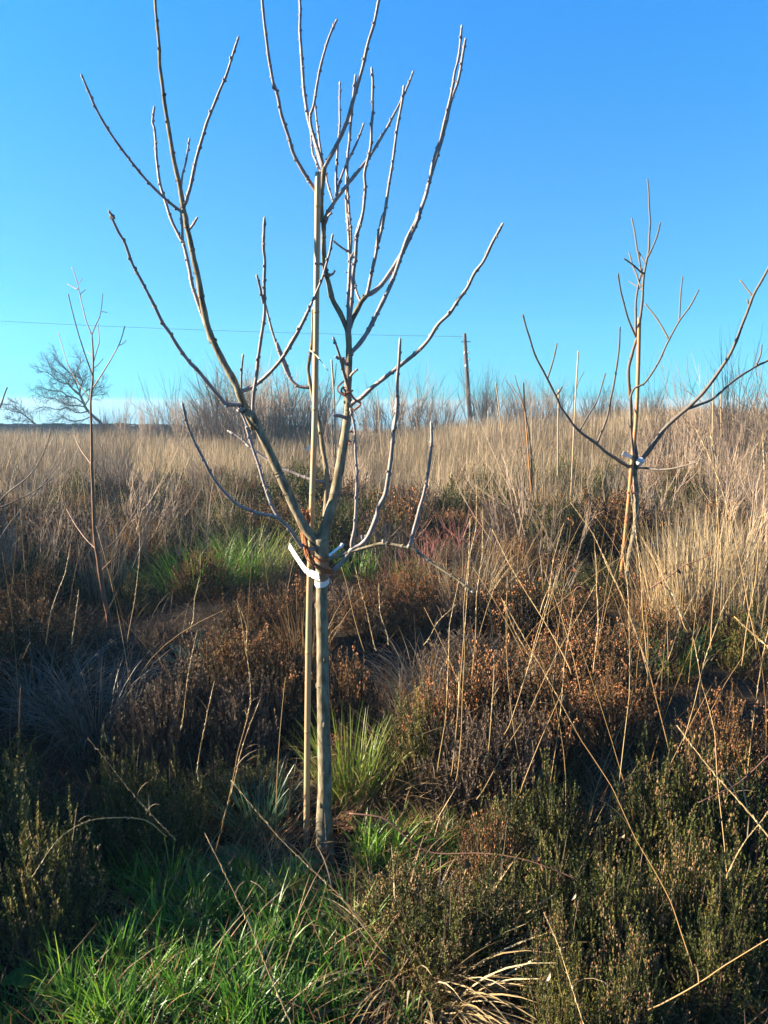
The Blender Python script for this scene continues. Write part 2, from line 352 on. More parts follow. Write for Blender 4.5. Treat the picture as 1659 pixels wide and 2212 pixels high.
def main_tree():
    Y = 2.85
    base = P(702, 1842, Y); base[2] = float(gz(base[0], base[1])) - .01
    root = thing('sapling', 'large bare sapling with many upright branches, standing front and centre beside a pale cane', 'tree', base)
    b0 = [(702, 1858), (702, 1842), (699, 1780), (702, 1700), (700, 1600), (698, 1500), (697, 1400), (695, 1300), (696, 1230), (694, 1165)]
    T = limb(b0, Y, 0.0, 36, 28, .012)
    tt = np.linspace(0, 1, len(T.p)); w = np.interp(tt, [0, .06, .2, .5, .85, .92, 1], [48, 35, 31, 27, 25, 29, 31])
    T.r = np.array([px_m(x, q) * .5 for x, q in zip(T.p, w)])
    mb = MB(); rr = T.r * (1 + rng.normal(0, .012, len(T.r)))
    tube(mb, T.p, rr, 20, .5)
    for v, s in ((1308, -1), (1480, -1), (1420, .4), (1560, .2), (1660, .8), (1735, -.5)):       # knots
        k = int(np.argmin([abs(v - 1106 - F * (-np.dot(p - CAM, UP) / np.dot(p - CAM, FWD))) for p in T.p]))
        blob(mb, T.p[k] + T.r[k] * .86 * np.array([s, -(1 - s * s) ** .5, 0]), [s * .1, -.05, 1], .034, .0075, .35, 9)
    for q in range(12):                                               # lenticel ridges
        k = rng.integers(5, len(T.p) - 5); a = rng.uniform(math.pi, 2 * math.pi)
        blob(mb, T.p[k] + T.r[k] * .97 * np.array([math.cos(a), math.sin(a), 0]), [-math.sin(a), math.cos(a), .1], .014, .0022, .2, 5)
    tr = obj('trunk', mb, M['bark'], root, base, True)
    def B(px, par, dY, w0, w1, m='twig', buds=.042, bs=.0038, tip=.0044, nm='branch', po=root, ease=1.0, wig=.0012):
        px, y0 = attach(px, par); L = limb(px, y0, dY, w0, w1, .012, wig, ease)
        L.o = build_limb(nm, L, M[m], po, buds, bs, tip); return L
    def tw(par, px, dY, w0=7, w1=5, **k): return B(px, par, dY, w0, w1, nm='twig', po=par.o, **k)
    A = B([(690, 1178)] + pts(c6, (450, 930), (380, 830), (250, 560), (130, 290), (20, 60)) + pts(c3, (1300, 1440), (1210, 1230), (1170, 1130), (1070, 950), (1000, 790), (960, 640), (930, 470), (900, 320), (870, 180), (840, 50))
          + pts(c1, (840, 1480), (820, 1400), (800, 1260), (760, 1090), (720, 860), (690, 640), (660, 380), (650, 200), (635, 0), (625, -170)), T, .1, 23, 5.5, 'bark', .09, .004)
    tw(A, pts(c1, (815, 1435), (700, 1340), (560, 1200), (430, 1040), (330, 900), (240, 750), (180, 620), (137, 525)), -.22, 6.5, 5)
    tw(A, pts(c1, (838, 1370), (850, 1320), (870, 1260), (910, 1070), (960, 900), (1000, 780), (1060, 630), (1110, 520), (1150, 390), (1190, 265)), -.12, 8.5, 5)
    A4 = tw(A, pts(c3, (1005, 850), (985, 770), (940, 640), (885, 490), (860, 340), (820, 190)) + pts(c1, (800, 1610), (740, 1490), (700, 1360), (660, 1220), (640, 1040), (625, 870), (613, 830), (625, 735)), .2, 10, 5)
    B(pts(c3, (820, 190), (815, 50)) + pts(c1, (812, 1500), (808, 1330), (815, 1200), (840, 1090), (862, 950)), A4, .1, 6, 4, nm='twig', po=A.o)
    tw(A, pts(c3, (1205, 1280), (1115, 1275), (1060, 1220), (920, 1050), (860, 990), (790, 890), (730, 790), (680, 720), (610, 580), (550, 460), (480, 330), (430, 190), (380, 110), (330, 0)) + pts(c1, (345, 1460), (325, 1435)), -.3, 10, 5.5)
    tw(A, pts(c3, (1215, 1190), (1260, 1175), (1320, 1140), (1420, 1050), (1510, 940), (1580, 820), (1659, 670)) + pts(c4, (60, 930), (150, 770), (230, 610), (300, 450), (340, 330), (365, 240), (380, 150)), -.25, 9, 5)
    tw(A, pts(c3, (1210, 1180), (1215, 1060), (1228, 960)), -.08, 5, 4)
    A8 = tw(A, pts(c3, (1290, 1410), (1295, 1250), (1315, 1100), (1330, 970), (1350, 830), (1370, 640), (1370, 500), (1370, 300), (1363, 230), (1370, 40)), -.2, 8, 6.5)
    B(pts(c3, (1366, 600), (1355, 550), (1340, 480), (1323, 420)), A8, -.05, 6, 5, nm='twig', po=A.o)
    tw(A, pts(c1, (862, 1550), (890, 1510), (905, 1480)), -.03, 6, 5)
    tw(A, pts(c3, (1180, 1325), (1200, 1320), (1235, 1310)), -.02, 6, 7, tip=None)
    # limb rising behind the cane
    Bm = B([c6(530, 860), c6(545, 700), c6(545, 500), c6(520, 330), c6(500, 180)] + pts(c4, (262, 1290), (250, 1240), (215, 1060), (225, 960), (240, 820), (247, 640)), T, .25, 14, 6, 'bark', .09, .004, ease=.6)
    tw(Bm, pts(c4, (232, 1165), (140, 1150), (80, 1080), (30, 960), (0, 860)) + pts(c3, (1545, 1080), (1490, 970), (1450, 870), (1410, 740), (1378, 610)), .12, 8, 5)
    tw(Bm, pts(c6, (540, 560), (440, 540), (330, 500), (230, 460), (140, 400), (0, 300)) + pts(c3, (1270, 1560), (1200, 1500), (1135, 1465)), .15, 7, 4.5)
    # right limb and leader
    Rm = B([(696, 1178)] + pts(c6, (525, 915), (560, 800), (610, 600), (640, 420), (670, 250), (690, 100), (692, 0)) + pts(c4, (485, 1150), (490, 1000), (490, 850), (485, 770)), T, .12, 27, 13, 'bark', .12, .0045, tip=None)
    R1 = B(pts(c4, (487, 800), (470, 750), (430, 660), (380, 570), (350, 460), (335, 400), (325, 300), (315, 150), (315, 0)) + pts(c2, (308, 1500), (300, 1350), (310, 1250), (318, 1130)), Rm, .05, 12, 10.5, 'bark', .1, .004, tip=None)
    tw(R1, pts(c2, (315, 1140), (290, 1060), (255, 930), (220, 820), (190, 650), (175, 450), (160, 200), (160, 0), (158, -150)), .12, 9.5, 5.5)
    tw(R1, pts(c2, (318, 1150), (340, 1100), (400, 990), (460, 860), (530, 640), (580, 470), (620, 300), (660, 160), (695, 0), (730, -130)), -.1, 9.5, 6)
    tw(R1, pts(c2, (300, 1335), (200, 1190), (120, 1050), (80, 920), (30, 770), (10, 660), (-20, 560)) + pts(c1, (1440, 600), (1400, 400), (1375, 200), (1355, 0), (1350, -140)), -.2, 9, 6)
    tw(R1, pts(c2, (232, 830), (250, 700), (290, 470), (330, 330), (370, 220), (402, 150)), -.05, 7, 5)
    tw(R1, pts(c2, (310, 1090), (290, 960), (270, 800), (262, 710)), .1, 6, 4)
    tw(R1, pts(c2, (290, 1150), (265, 1080), (245, 1030), (233, 900)), .1, 6, 4)
    g = tw(R1, pts(c2, (325, 1500), (335, 1460), (370, 1400), (420, 1320), (500, 1220), (600, 1100), (650, 1020), (740, 880), (800, 760), (850, 660), (900, 550), (922, 495)), .15, 9, 4.5)
    for q, w in ((pts(c2, (405, 1335), (405, 1150), (415, 1000), (425, 870), (428, 700), (431, 570)), 6), (pts(c2, (410, 1300), (450, 1170), (500, 1060), (540, 970), (570, 890), (585, 845)), 6), (pts(c2, (385, 1365), (350, 1250), (330, 1160)), 5)):
        B(q, g, .08, w, 4, nm='twig', po=R1.o)
    tw(R1, pts(c2, (330, 1510), (350, 1455), (374, 1435)), -.05, 6, 5, tip=None)
    tw(R1, pts(c4, (345, 410), (375, 400), (390, 375)), -.03, 6, 5, tip=None)
    tw(R1, pts(c4, (322, 335), (290, 328), (262, 332)), -.03, 6, 5, tip=None)
    R2 = B(pts(c4, (490, 830), (495, 700), (510, 560), (518, 400), (535, 280), (545, 130), (570, 30)) + pts(c2, (535, 1600), (570, 1480), (600, 1280), (600, 1170), (635, 1000), (640, 850), (650, 760), (645, 650), (650, 550), (648, 480)), Rm, -.12, 9.5, 5.5)
    tw(R2, pts(c4, (505, 280), (520, 250), (535, 230)), 0, 4, 3, tip=None)
    R2b = B(pts(c4, (487, 810), (486, 600), (490, 400), (495, 280), (490, 150), (480, 0)) + pts(c2, (482, 1500), (472, 1300), (480, 1050), (490, 950), (505, 780), (520, 640), (530, 520)), Rm, .15, 9, 5)
    B(pts(c4, (498, 280), (505, 180), (500, 80)) + pts(c2, (498, 1560), (488, 1350), (478, 1150), (485, 1050), (492, 960)), R2b, .05, 6, 4, nm='twig', po=R2b.o)
    tw(R2b, pts(c4, (475, 240), (440, 215), (402, 185)), -.06, 4.5, 4)
    tw(R2b, pts(c4, (490, 392), (475, 388), (462, 384)), 0, 4, 3, tip=None)
    R3 = B(pts(c4, (492, 760), (510, 710), (540, 650), (575, 585), (612, 540)), Rm, .05, 12, 10, 'bark', .1, .004, tip=None)
    tw(R3, pts(c4, (610, 540), (640, 528), (700, 480), (760, 400), (810, 320), (870, 220), (930, 90), (970, 0)) + pts(c2, (940, 1500), (1000, 1350), (1030, 1230), (1060, 1080), (1110, 930), (1140, 800), (1180, 640), (1200, 500), (1230, 380), (1253, 190)), .1, 10.5, 5)
    tw(R3, pts(c4, (605, 550), (620, 500), (645, 380), (675, 250), (690, 130), (720, 0)) + pts(c2, (690, 1640), (740, 1380), (780, 1120), (800, 960), (825, 790), (850, 660), (857, 600)), -.1, 8, 5.5)
    tw(R3, pts(c4, (568, 580), (540, 520), (525, 440)), .06, 6, 5, tip=None)
    R4 = B(pts(c4, (495, 960), (505, 930), (560, 870), (620, 780), (690, 640), (760, 500), (810, 370), (860, 220), (900, 120), (960, 20)) + pts(c2, (900, 1600), (980, 1400), (1060, 1130), (1130, 900), (1190, 650), (1230, 520), (1260, 370), (1274, 275)), Rm, .25, 10.5, 5.5)
    R5 = B(pts(c4, (495, 1290), (520, 1262), (560, 1240), (640, 1170), (740, 1090), (840, 1010), (930, 940), (1020, 850), (1090, 740), (1170, 660), (1230, 570), (1290, 490), (1340, 390), (1400, 310), (1450, 200), (1490, 130), (1520, 78)), Rm, -.3, 10, 6.5)
    B(pts(c4, (485, 1180), (465, 1100), (450, 1040), (420, 930), (390, 842)), Rm, -.15, 6, 5)
    B(pts(c4, (492, 1100), (520, 1065), (545, 1042)), Rm, -.05, 7, 5, tip=None)
    B(pts(c6, (672, 125), (640, 112), (598, 104)), Rm, -.06, 9, 7, tip=None)
    B(pts(c4, (470, 1010), (450, 975), (400, 955)), Rm, -.04, 7, 6, tip=None)
    # low side branches
    Lm = B(pts(c6, (420, 1010), (370, 985), (300, 880), (230, 810), (190, 788), (100, 772), (0, 735)) + [(505, 1083), (470, 1045), (443, 1000), (410, 930), (395, 877)], T, -.35, 9, 5.5)
    tw(Lm, pts(c6, (225, 805), (180, 730), (140, 620), (95, 480), (50, 340), (0, 180)) + pts(c3, (1290, 1540), (1240, 1400), (1195, 1300)), .12, 7, 5)
    S = B(pts(c6, (520, 1215), (560, 1180), (600, 1150), (660, 1090), (720, 1010), (780, 980), (830, 920), (880, 800), (900, 720), (940, 640), (970, 480), (990, 300), (1000, 180), (1020, 100), (1022, 0)) + pts(c4, (790, 1450), (810, 1350), (815, 1180), (825, 1000), (835, 850)), T, -.28, 12, 6.5)
    tw(S, pts(c6, (720, 1005), (715, 970), (735, 850), (752, 560), (745, 400), (735, 200), (712, 80)), -.05, 8, 5)
    tw(S, pts(c6, (800, 955), (785, 930), (782, 915)), 0, 6, 5, tip=None)
    Tm = B(pts(c6, (535, 1085), (580, 1070), (650, 1045), (740, 1015), (850, 990), (930, 975), (1090, 1000), (1150, 1020), (1250, 1100), (1340, 1160), (1440, 1225), (1520, 1290)), T, -.2, 10, 5, 'bark')
    tw(Tm, pts(c6, (1095, 1003), (1115, 960), (1130, 900), (1170, 760), (1210, 620), (1235, 480), (1255, 300), (1250, 170)), -.05, 8, 6)
    tw(Tm, pts(c6, (930, 978), (940, 960), (925, 950)), 0, 6, 6, tip=None)
    return T, Rm, A
T_main, R_main, A_main = main_tree()

# ------------------------------------------------------------------ canes
def cane(px, Y0, Y1, w0, w1, label, m='cane', nodes=True, group=None):
    L = limb(px, Y0, Y1 - Y0, w0, w1, .02)
    base = L.p[0].copy()
    o0 = thing('bamboo_cane', label, 'cane', base, group)
    mb = MB(); tube(mb, L.p, L.r, 14 if w0 > 8 else 8, .5); obj('cane_shaft', mb, M[m], o0, base, True)
    if nodes:
        d = .33; k = .21; seg = np.concatenate([[0], np.cumsum(np.linalg.norm(np.diff(L.p, axis=0), axis=1))])
        while k < seg[-1] - .05:
            i = int(np.searchsorted(seg, k)); t = L.p[min(i + 1, len(L.p) - 1)] - L.p[i - 1]; t /= np.linalg.norm(t)
            nb = MB(); tube(nb, L.p[i] + t * np.array([-.006, -.002, .002, .006])[:, None], L.r[i] * np.array([.99, 1.07, 1.07, .99]), 14, .5); obj('cane_node', nb, M['node'], o0, L.p[i], True)
            k += d * rng.uniform(.85, 1.15)
    return o0, L
_, CANE = cane([(662, 1850), (663, 1700), (665, 1500), (668, 1300), (672, 1150), (680, 900), (684, 600), (687, 373)], 2.93, 2.98, 13, 12.8, 'pale tan bamboo cane standing against the big front sapling')

# ------------------------------------------------------------------ ties, labels, strings on the front sapling
def strands(mb, path, n, spread, r, sides=4):
    p0 = catmull(np.array(path), 7)
    for i in range(n):
        o = rng.normal(0, spread, 3); ph = rng.uniform(0, 6)
        k = np.linspace(0, 1, len(p0)); w = np.stack([np.sin(k * 9 + ph), np.cos(k * 8 + ph), np.sin(k * 7 + ph * 2)], 1) * spread * .8
        a = int(rng.integers(0, max(1, len(p0) // 8))); b = len(p0) - int(rng.integers(0, max(1, len(p0) // 8)))
        tube(mb, (p0 + o + w)[a:b], r * rng.uniform(.6, 1.3), sides, rng.random())
def front_extras():
    yf = 2.80
    t = thing('coir_tie', 'shaggy red brown coir tie lashing the front sapling to its cane', 'tree tie', P(660, 1200, yf))
    mb = MB()
    strands(mb, [P(*c14(*q), yf + d) for q, d in (((520, 340), .1), ((560, 520), .1), ((500, 720), .08), ((520, 900), .04), ((560, 1080), .0), ((610, 1220), -.02), ((700, 1330), -.035), ((820, 1400), -.03), ((960, 1440), .0), ((1020, 1430), .04))], 20, .004, .0019)
    strands(mb, [P(*c14(*q), yf + d) for q, d in (((460, 330), .1), ((530, 470), .1), ((590, 330), .1))], 9, .004, .0017)
    strands(mb, [P(*c14(*q), yf + d) for q, d in (((400, 600), .1), ((480, 780), .08), ((540, 1000), .03), ((620, 1200), -.02))], 6, .004, .0013)
    obj('frayed_rope', mb, M['coir'], t)
    mb = MB()
    k = int(np.argmin([abs(1205 - (1106 - F * np.dot(p - CAM, UP) / np.dot(p - CAM, FWD))) for p in T_main.p])); c = T_main.p[k]; r = T_main.r[k] * 1.05
    for q in range(3):
        a = np.linspace(0, 2 * math.pi, 30); rr = r + .0005
        tube(mb, np.stack([c[0] + rr * np.cos(a), c[1] + rr * np.sin(a), c[2] + .003 * np.sin(a + q) + (q - 1) * .0038 + 0 * a], 1), .0022, 5, .8 if q % 2 else .4)
    tube(mb, catmull([P(*c14(600, 1160), 2.83), P(*c14(660, 1165), 2.8), P(*c14(740, 1185), 2.8)], 6), .003, 5, .9)
    obj('wrapped_band', mb, M['coir'], t)
    # white plastic plant label
    t = thing('plant_label', 'white plastic loop label fastened round the front sapling below its tie', 'label', P(690, 1240, 2.8))
    def ribbon(mb, path, half, th=.0009, notch=()):
        p = catmull(np.array(path), 10); T = np.gradient(p, axis=0); T /= np.linalg.norm(T, axis=1)[:, None]
        view = p - CAM; view /= np.linalg.norm(view, axis=1)[:, None]
        view = view * 0 + np.array([.80, .56, .22]); side = np.cross(view, T); side /= np.linalg.norm(side, axis=1)[:, None]; nrm = np.cross(T, side)
        hw = np.array([half * (.72 if any(abs(i / len(p) - q) < .018 for q in notch) else 1) for i in range(len(p))])[:, None]
        V = np.stack([p - side * hw - nrm * th, p + side * hw - nrm * th, p + side * hw + nrm * th, p - side * hw + nrm * th], 1).reshape(-1, 3)
        i = np.arange(len(p) - 1)[:, None] * 4; j = np.arange(4)[None]; k = (j + 1) % 4
        mb.add(V, [np.stack([i + j, i + k, i + k + 4, i + j + 4], -1).reshape(-1, 4), np.array([[0, 3, 2, 1], [len(V) - 4, len(V) - 3, len(V) - 2, len(V) - 1]])], .5)
    mb = MB(); ribbon(mb, [P(*c14(228, 970), 2.95), P(*c14(380, 1210), 2.91), P(*c14(490, 1370), 2.87), P(*c14(570, 1450), 2.845), P(*c14(690, 1505), 2.81), P(*c14(770, 1530), 2.79)], px_m(P(650, 1220, 2.8), 9.5), notch=(.5, .66))
    obj('label_strip', mb, M['plastic'], t)
    mb = MB(); kk = int(np.argmin([abs(1252 - (1106 - F * np.dot(p - CAM, UP) / np.dot(p - CAM, FWD))) for p in T_main.p])); c = T_main.p[kk]; r = T_main.r[kk] * 1.12
    a = np.linspace(0, 2 * math.pi, 40); z = .004 * np.cos(a) + .012 * np.sin(a)
    ring = lambda q, h: np.stack([c[0] + q * np.cos(a), c[1] + q * np.sin(a), c[2] + z + h], 1)
    V = np.concatenate([ring(r, -.0105), ring(r, .0105), ring(r + .0015, .0105), ring(r + .0015, -.0105)]); n = len(a); j = np.arange(n - 1)
    mb.add(V, np.concatenate([np.stack([s * n + j, s * n + j + 1, ((s + 1) % 4) * n + j + 1, ((s + 1) % 4) * n + j], 1) for s in range(4)]), .5)
    obj('label_loop', mb, M['plastic'], t, smooth=False)
    mb = MB(); tube(mb, [P(*c14(760, 1560), 2.785), P(*c14(830, 1630), 2.775)], .0012, 4); obj('slot', mb, M['ink'], t)
    # upper pink twine with loop
    t = thing('twine_tie', 'pinkish looped twine wound round the right limb of the front sapling', 'tree tie', P(740, 850, 2.88))
    mb = MB()
    kq = [int(np.argmin([abs(v - (1106 - F * np.dot(p - CAM, UP) / np.dot(p - CAM, FWD))) for p in R_main.p])) for v in (845, 852)]
    for k in kq:
        c = R_main.p[k]; rr = R_main.r[k] + .003; a = np.linspace(0, 2 * math.pi, 26)
        tube(mb, np.stack([c[0] + rr * np.cos(a), c[1] + rr * np.sin(a), c[2] + .008 * np.cos(a)], 1), .0035, 6, rng.random())
    y2 = 2.86
    for q in ([(690, 640), (640, 650), (620, 720), (660, 900), (720, 1060), (760, 1200), (800, 1310), (870, 1390), (960, 1440), (940, 1500), (840, 1590), (830, 1690)],
              [(640, 690), (680, 920), (740, 1120)], [(660, 1050), (580, 1140), (555, 1230), (600, 1300), (680, 1330), (760, 1380)],
              [(680, 1180), (630, 1180), (610, 1250), (660, 1290), (690, 1230), (650, 1200)], [(840, 1600), (800, 1560), (830, 1680)]):
        strands(mb, [P(*c13(*k), y2) for k in q], 4, .0016, .0019, 5)
    obj('looped_twine', mb, M['pink'], t)
    mb = MB(); strands(mb, [P(*c13(*q), y2 - .01) for q in ((720, 1390), (850, 1600), (980, 1860))], 3, .001, .0011); obj('loose_end', mb, M['straw_string'], t)
    mb = MB()
    strands(mb, [P(*c13(*q), 2.93) for q in ((750, 1975), (800, 1960), (835, 1975))], 3, .0015, .002); strands(mb, [P(*c13(*q), 2.93) for q in ((720, 2120), (780, 2150), (740, 2190))], 3, .0015, .002)
    obj('twine_scrap', mb, M['pink'], t)
    t = thing('straw_string', 'thin pale string knotted round the upper part of the front cane', 'string', P(680, 765, 2.9))
    mb = MB(); strands(mb, [P(*c13(*q), d) for q, d in (((50, 490), 2.99), ((110, 540), 2.93), ((160, 590), 2.92), ((260, 700), 2.86), ((400, 890), 2.8))], 4, .0015, .001); obj('knotted_strand', mb, M['straw_string'], t)
front_extras()

# ------------------------------------------------------------------ generic traced trees
def traced_tree(name, label, cat, Y, trunk, tw0, tw1, branches, mk, tk, group=None, buds=.09, bs=.003, wig=.004):
    L = limb(trunk, Y, 0, tw0, tw1, .03, wig * .5)
    base = L.p[0].copy()
    root = thing(name, label, cat, base, group)
    L.o = build_limb('trunk', L, M[mk], root, 0, sides=10)
    made = {}
    for i, (par, px, dY, w0, w1) in enumerate(branches):
        pl = L if par is None else made[par]
        q, y0 = attach(px, pl); b = limb(q, y0, dY, w0, w1, .025, wig)
        po = root if par is None else (made[par].o if made[par].lvl == 1 else made[par].po)
        b.lvl = 1 if par is None else 2; b.po = po
        b.o = build_limb('branch' if par is None else 'twig', b, M[tk], po, buds, bs, sides=6); made[i] = b
    return L, root
rt, rroot = traced_tree('sapling', 'bare grey sapling at right with a white label, leaning on an orange cane', 'tree', 7.5,
    pts(c7, (812, 1090), (815, 1050), (830, 930), (860, 780), (868, 650), (862, 500), (856, 415)), 13, 11.5, [
    (None, pts(c7, (855, 430), (868, 350), (850, 230), (835, 110)) + pts(c5, (835, 1560), (830, 1450), (820, 1300), (848, 1190), (882, 1060), (900, 900), (910, 760), (930, 640), (945, 540), (950, 400), (945, 250), (938, 150)), .1, 11, 3),
    (0, pts(c5, (868, 1095), (862, 1000), (870, 880), (890, 770), (905, 690)), .1, 6, 4), (0, pts(c5, (866, 1100), (820, 990), (790, 870), (765, 760), (757, 720)), -.2, 5, 3.5),
    (0, pts(c5, (902, 720), (880, 580), (860, 470), (840, 385)), .2, 4.5, 3), (0, pts(c5, (905, 715), (850, 670), (795, 630)), -.3, 4.5, 3),
    (0, pts(c5, (890, 790), (855, 690), (825, 595)), .3, 4, 3), (0, pts(c5, (925, 660), (880, 590)), .1, 4, 2.5), (0, pts(c5, (940, 620), (990, 510), (1017, 415)), -.2, 4.5, 3),
    (0, pts(c5, (900, 815), (820, 770)), .3, 3, 2), (None, pts(c5, (835, 1465), (920, 1370), (1000, 1250), (1060, 1130), (1120, 1020), (1190, 920), (1240, 815)), -.5, 6.5, 3.5),
    (9, pts(c5, (1065, 1115), (1000, 1000), (920, 900)), .2, 4.5, 3.5), (9, pts(c5, (1125, 1012), (1135, 860), (1150, 740)), .1, 4, 3),
    (None, pts(c7, (860, 425), (890, 380), (960, 290), (1030, 190), (1120, 100), (1190, 40)) + pts(c5, (1280, 1420), (1350, 1330), (1420, 1220), (1470, 1120), (1510, 1010), (1550, 910), (1590, 810), (1659, 690), (1700, 600)), -.7, 11, 5),
    (12, pts(c5, (1190, 1525), (1330, 1470), (1450, 1370), (1560, 1290), (1659, 1240), (1800, 1150)), .5, 7, 4), (12, pts(c5, (1553, 908), (1535, 873)), 0, 5, 4), (12, pts(c5, (1567, 862), (1525, 800), (1490, 762)), .1, 4, 3.5),
    (13, pts(c5, (1590, 1270), (1615, 1210), (1625, 1150)), .1, 4, 3.5),
    (None, pts(c7, (850, 422), (720, 340), (620, 260), (510, 170), (420, 50)) + pts(c5, (400, 1480), (320, 1330), (260, 1210), (225, 1090), (187, 965)), -.5, 8, 4),
    (17, pts(c5, (335, 1355), (370, 1240), (395, 1135)), .1, 4, 3), (17, pts(c5, (530, 1655), (600, 1540), (640, 1460), (685, 1320)), .3, 4.5, 3), (17, pts(c7, (630, 270), (670, 170), (700, 80)) + pts(c5, (720, 1450), (760, 1200), (770, 1040)), -.3, 5, 3.5),
    (17, pts(c5, (385, 1455), (425, 1400)), .1, 4, 3.5), (None, pts(c7, (870, 408), (980, 420), (1080, 415), (1180, 395), (1250, 375)), -.6, 6, 3)], 'bark', 'greytwig', bs=.004)
_, rc = cane(pts(c7, (775, 1090), (790, 940), (820, 650), (845, 350), (868, 110)) + pts(c5, (880, 1300), (887, 985)), 7.45, 7.5, 9.5, 8, 'orange bamboo cane beside the right hand sapling', 'cane_orange')
t = thing('plant_label', 'white label strip and loop on the forked right hand sapling', 'label', P(*c7(840, 350), 7.4))
def flat_strip(mb, a, b, half, th=.001):
    a, b = np.asarray(a), np.asarray(b); T = b - a; T /= np.linalg.norm(T); s = np.cross((a - CAM) / np.linalg.norm(a - CAM), T); s /= np.linalg.norm(s); n = np.cross(T, s)
    V = [p + s * half * i + n * th * j for p in (a, b) for i, j in ((-1, -1), (1, -1), (1, 1), (-1, 1))]
    mb.add(V, [np.array([[0, 1, 5, 4], [1, 2, 6, 5], [2, 3, 7, 6], [3, 0, 4, 7], [0, 3, 2, 1], [4, 5, 6, 7]])], .5)
mb = MB(); flat_strip(mb, P(*c7(787, 322), 7.3), P(*c7(872, 362), 7.55), .021); obj('label_strip', mb, M['plastic'], t)
mb = MB(); tube(mb, [P(*c7(882, 385), 7.47), P(*c7(902, 360), 7.44)], .036, 10); obj('label_loop', mb, M['plastic'], t)
t = thing('twine_tie', 'short orange tie halfway up the right hand sapling and cane', 'tree tie', P(*c7(840, 560), 7.4))
mb = MB(); tube(mb, catmull([P(*c7(815, 562), 7.4), P(*c7(835, 560), 7.42), P(*c7(878, 570), 7.43)], 5), .009, 6); tube(mb, [P(*c7(850, 500), 7.42), P(*c7(842, 530), 7.4), P(*c7(852, 560), 7.4)], .006, 5); obj('knotted_loop', mb, M['pink'], t)

traced_tree('sapling', 'slender red brown sapling at left in front of the distant spreading tree', 'tree', 6.0,
    pts(c9, (660, 1590), (650, 1480), (620, 1350), (590, 1150), (570, 1000), (555, 700), (550, 450)) + pts(c8, (820, 1300), (835, 1050), (840, 850), (826, 660)), 12, 3, [
    (None, pts(c8, (826, 665), (770, 530), (740, 400), (710, 270), (690, 190), (660, 90), (640, 50)), .2, 2.6, 1.6), (None, pts(c8, (828, 660), (870, 560), (910, 470), (930, 290)), -.2, 2.6, 1.5), (None, pts(c8, (835, 1035), (770, 860), (720, 690), (660, 490), (610, 300)), -.3, 3, 1.8),
    (None, pts(c8, (840, 1140), (930, 1000), (1020, 850), (1080, 740), (1125, 590)), -.3, 3, 1.8), (3, pts(c8, (1075, 758), (1135, 715)), .1, 2, 1.5), (None, pts(c8, (843, 905), (870, 800), (885, 720), (882, 570)), .2, 2.4, 1.5), (None, pts(c8, (845, 965), (930, 885)), .2, 2, 1.3),
    (None, pts(c8, (835, 858), (775, 805)), .1, 2, 1.3), (None, pts(c8, (820, 1245), (720, 1120), (620, 920), (570, 770), (530, 640)), .3, 2.6, 1.5), (0, pts(c8, (698, 255), (650, 230), (610, 195)), .1, 1.8, 1.3), (0, pts(c8, (696, 212), (745, 150)), -.1, 1.8, 1.3), (0, pts(c8, (723, 300), (765, 260)), .1, 1.8, 1.3), (1, pts(c8, (915, 455), (965, 450)), 0, 1.7, 1.2),
    (None, pts(c9, (600, 1222), (690, 1120), (770, 940), (830, 900)), -.4, 2.6, 1.4), (None, pts(c9, (590, 1115), (700, 1020), (800, 870), (900, 640), (940, 500)), .4, 2.6, 1.4), (None, pts(c9, (575, 1080), (480, 980), (400, 840)), .4, 3, 1.6), (None, pts(c9, (552, 580), (480, 480), (440, 400)), .3, 2.6, 1.4)], 'redbark', 'redbark', bs=.0025)
traced_tree('sapling', 'young whip with few twigs at the very left edge of the view', 'tree', 5.6,
    [(-70, 1330), (-62, 1100), (-40, 980), (-22, 930)] + pts(c8, (5, 1300), (40, 1190), (62, 1135)), 7, 3, [
    (None, [(-64, 1180), (0, 1080), (60, 1030), (95, 975), (110, 925)], -.3, 4, 2), (None, [(-66, 1260), (10, 1150), (60, 1085), (130, 1000)], .3, 4, 2), (None, [(-62, 1110), (-10, 1100), (50, 1075), (110, 1035)], .2, 3.5, 2)], 'greytwig', 'greytwig')

# far canes and whips in the planting
for px, y, w, lb in ((pts(c12, (590, 680), (620, 900), (662, 1300)), 15, 2.4, 'slanting thin cane in the field just right of the utility pole'), (pts(c12, (841, 680), (860, 1000), (912, 1680)), 11, 3.4, 'stout cane with orange foot in the field right of the utility pole'),
    (pts(c12, (1335, 395), (1305, 900), (1268, 1690)), 11.5, 3.2, 'tallest thin cane in the field left of the right hand sapling'), (pts(c12, (1158, 740), (1150, 1100), (1148, 1520)), 12.5, 3, 'upright cane in the field under the left bough of the right hand sapling'),
    (pts(c12, (912, 870), (915, 1490)), 17, 2, 'short cane in the field close behind the stout orange footed cane'), (pts(c12, (520, 930), (515, 1150)), 22, 1.8, 'tiny cane at the field edge beside the utility pole foot'), (pts(c4, (372, 975), (390, 1250), (402, 1680)), 11, 4, 'cane in the field seen close to the right of the front cane'),
    (pts(c4, (680, 1180), (695, 1400), (712, 1620)), 16, 2, 'thin cane seen between the two right boughs of the front sapling'), (pts(c5, (1332, 1370), (1325, 1680)), 14, 2.4, 'thin cane at the right behind the long bough of the right hand sapling'), (pts(c5, (1375, 1440), (1378, 1700)), 16, 2, 'short faint cane at the right near the brown thicket')):
    cane(px, y, y, w, w * .9, lb, 'cane_orange' if w == 3.4 else 'cane', False, 'canes in the far planting')
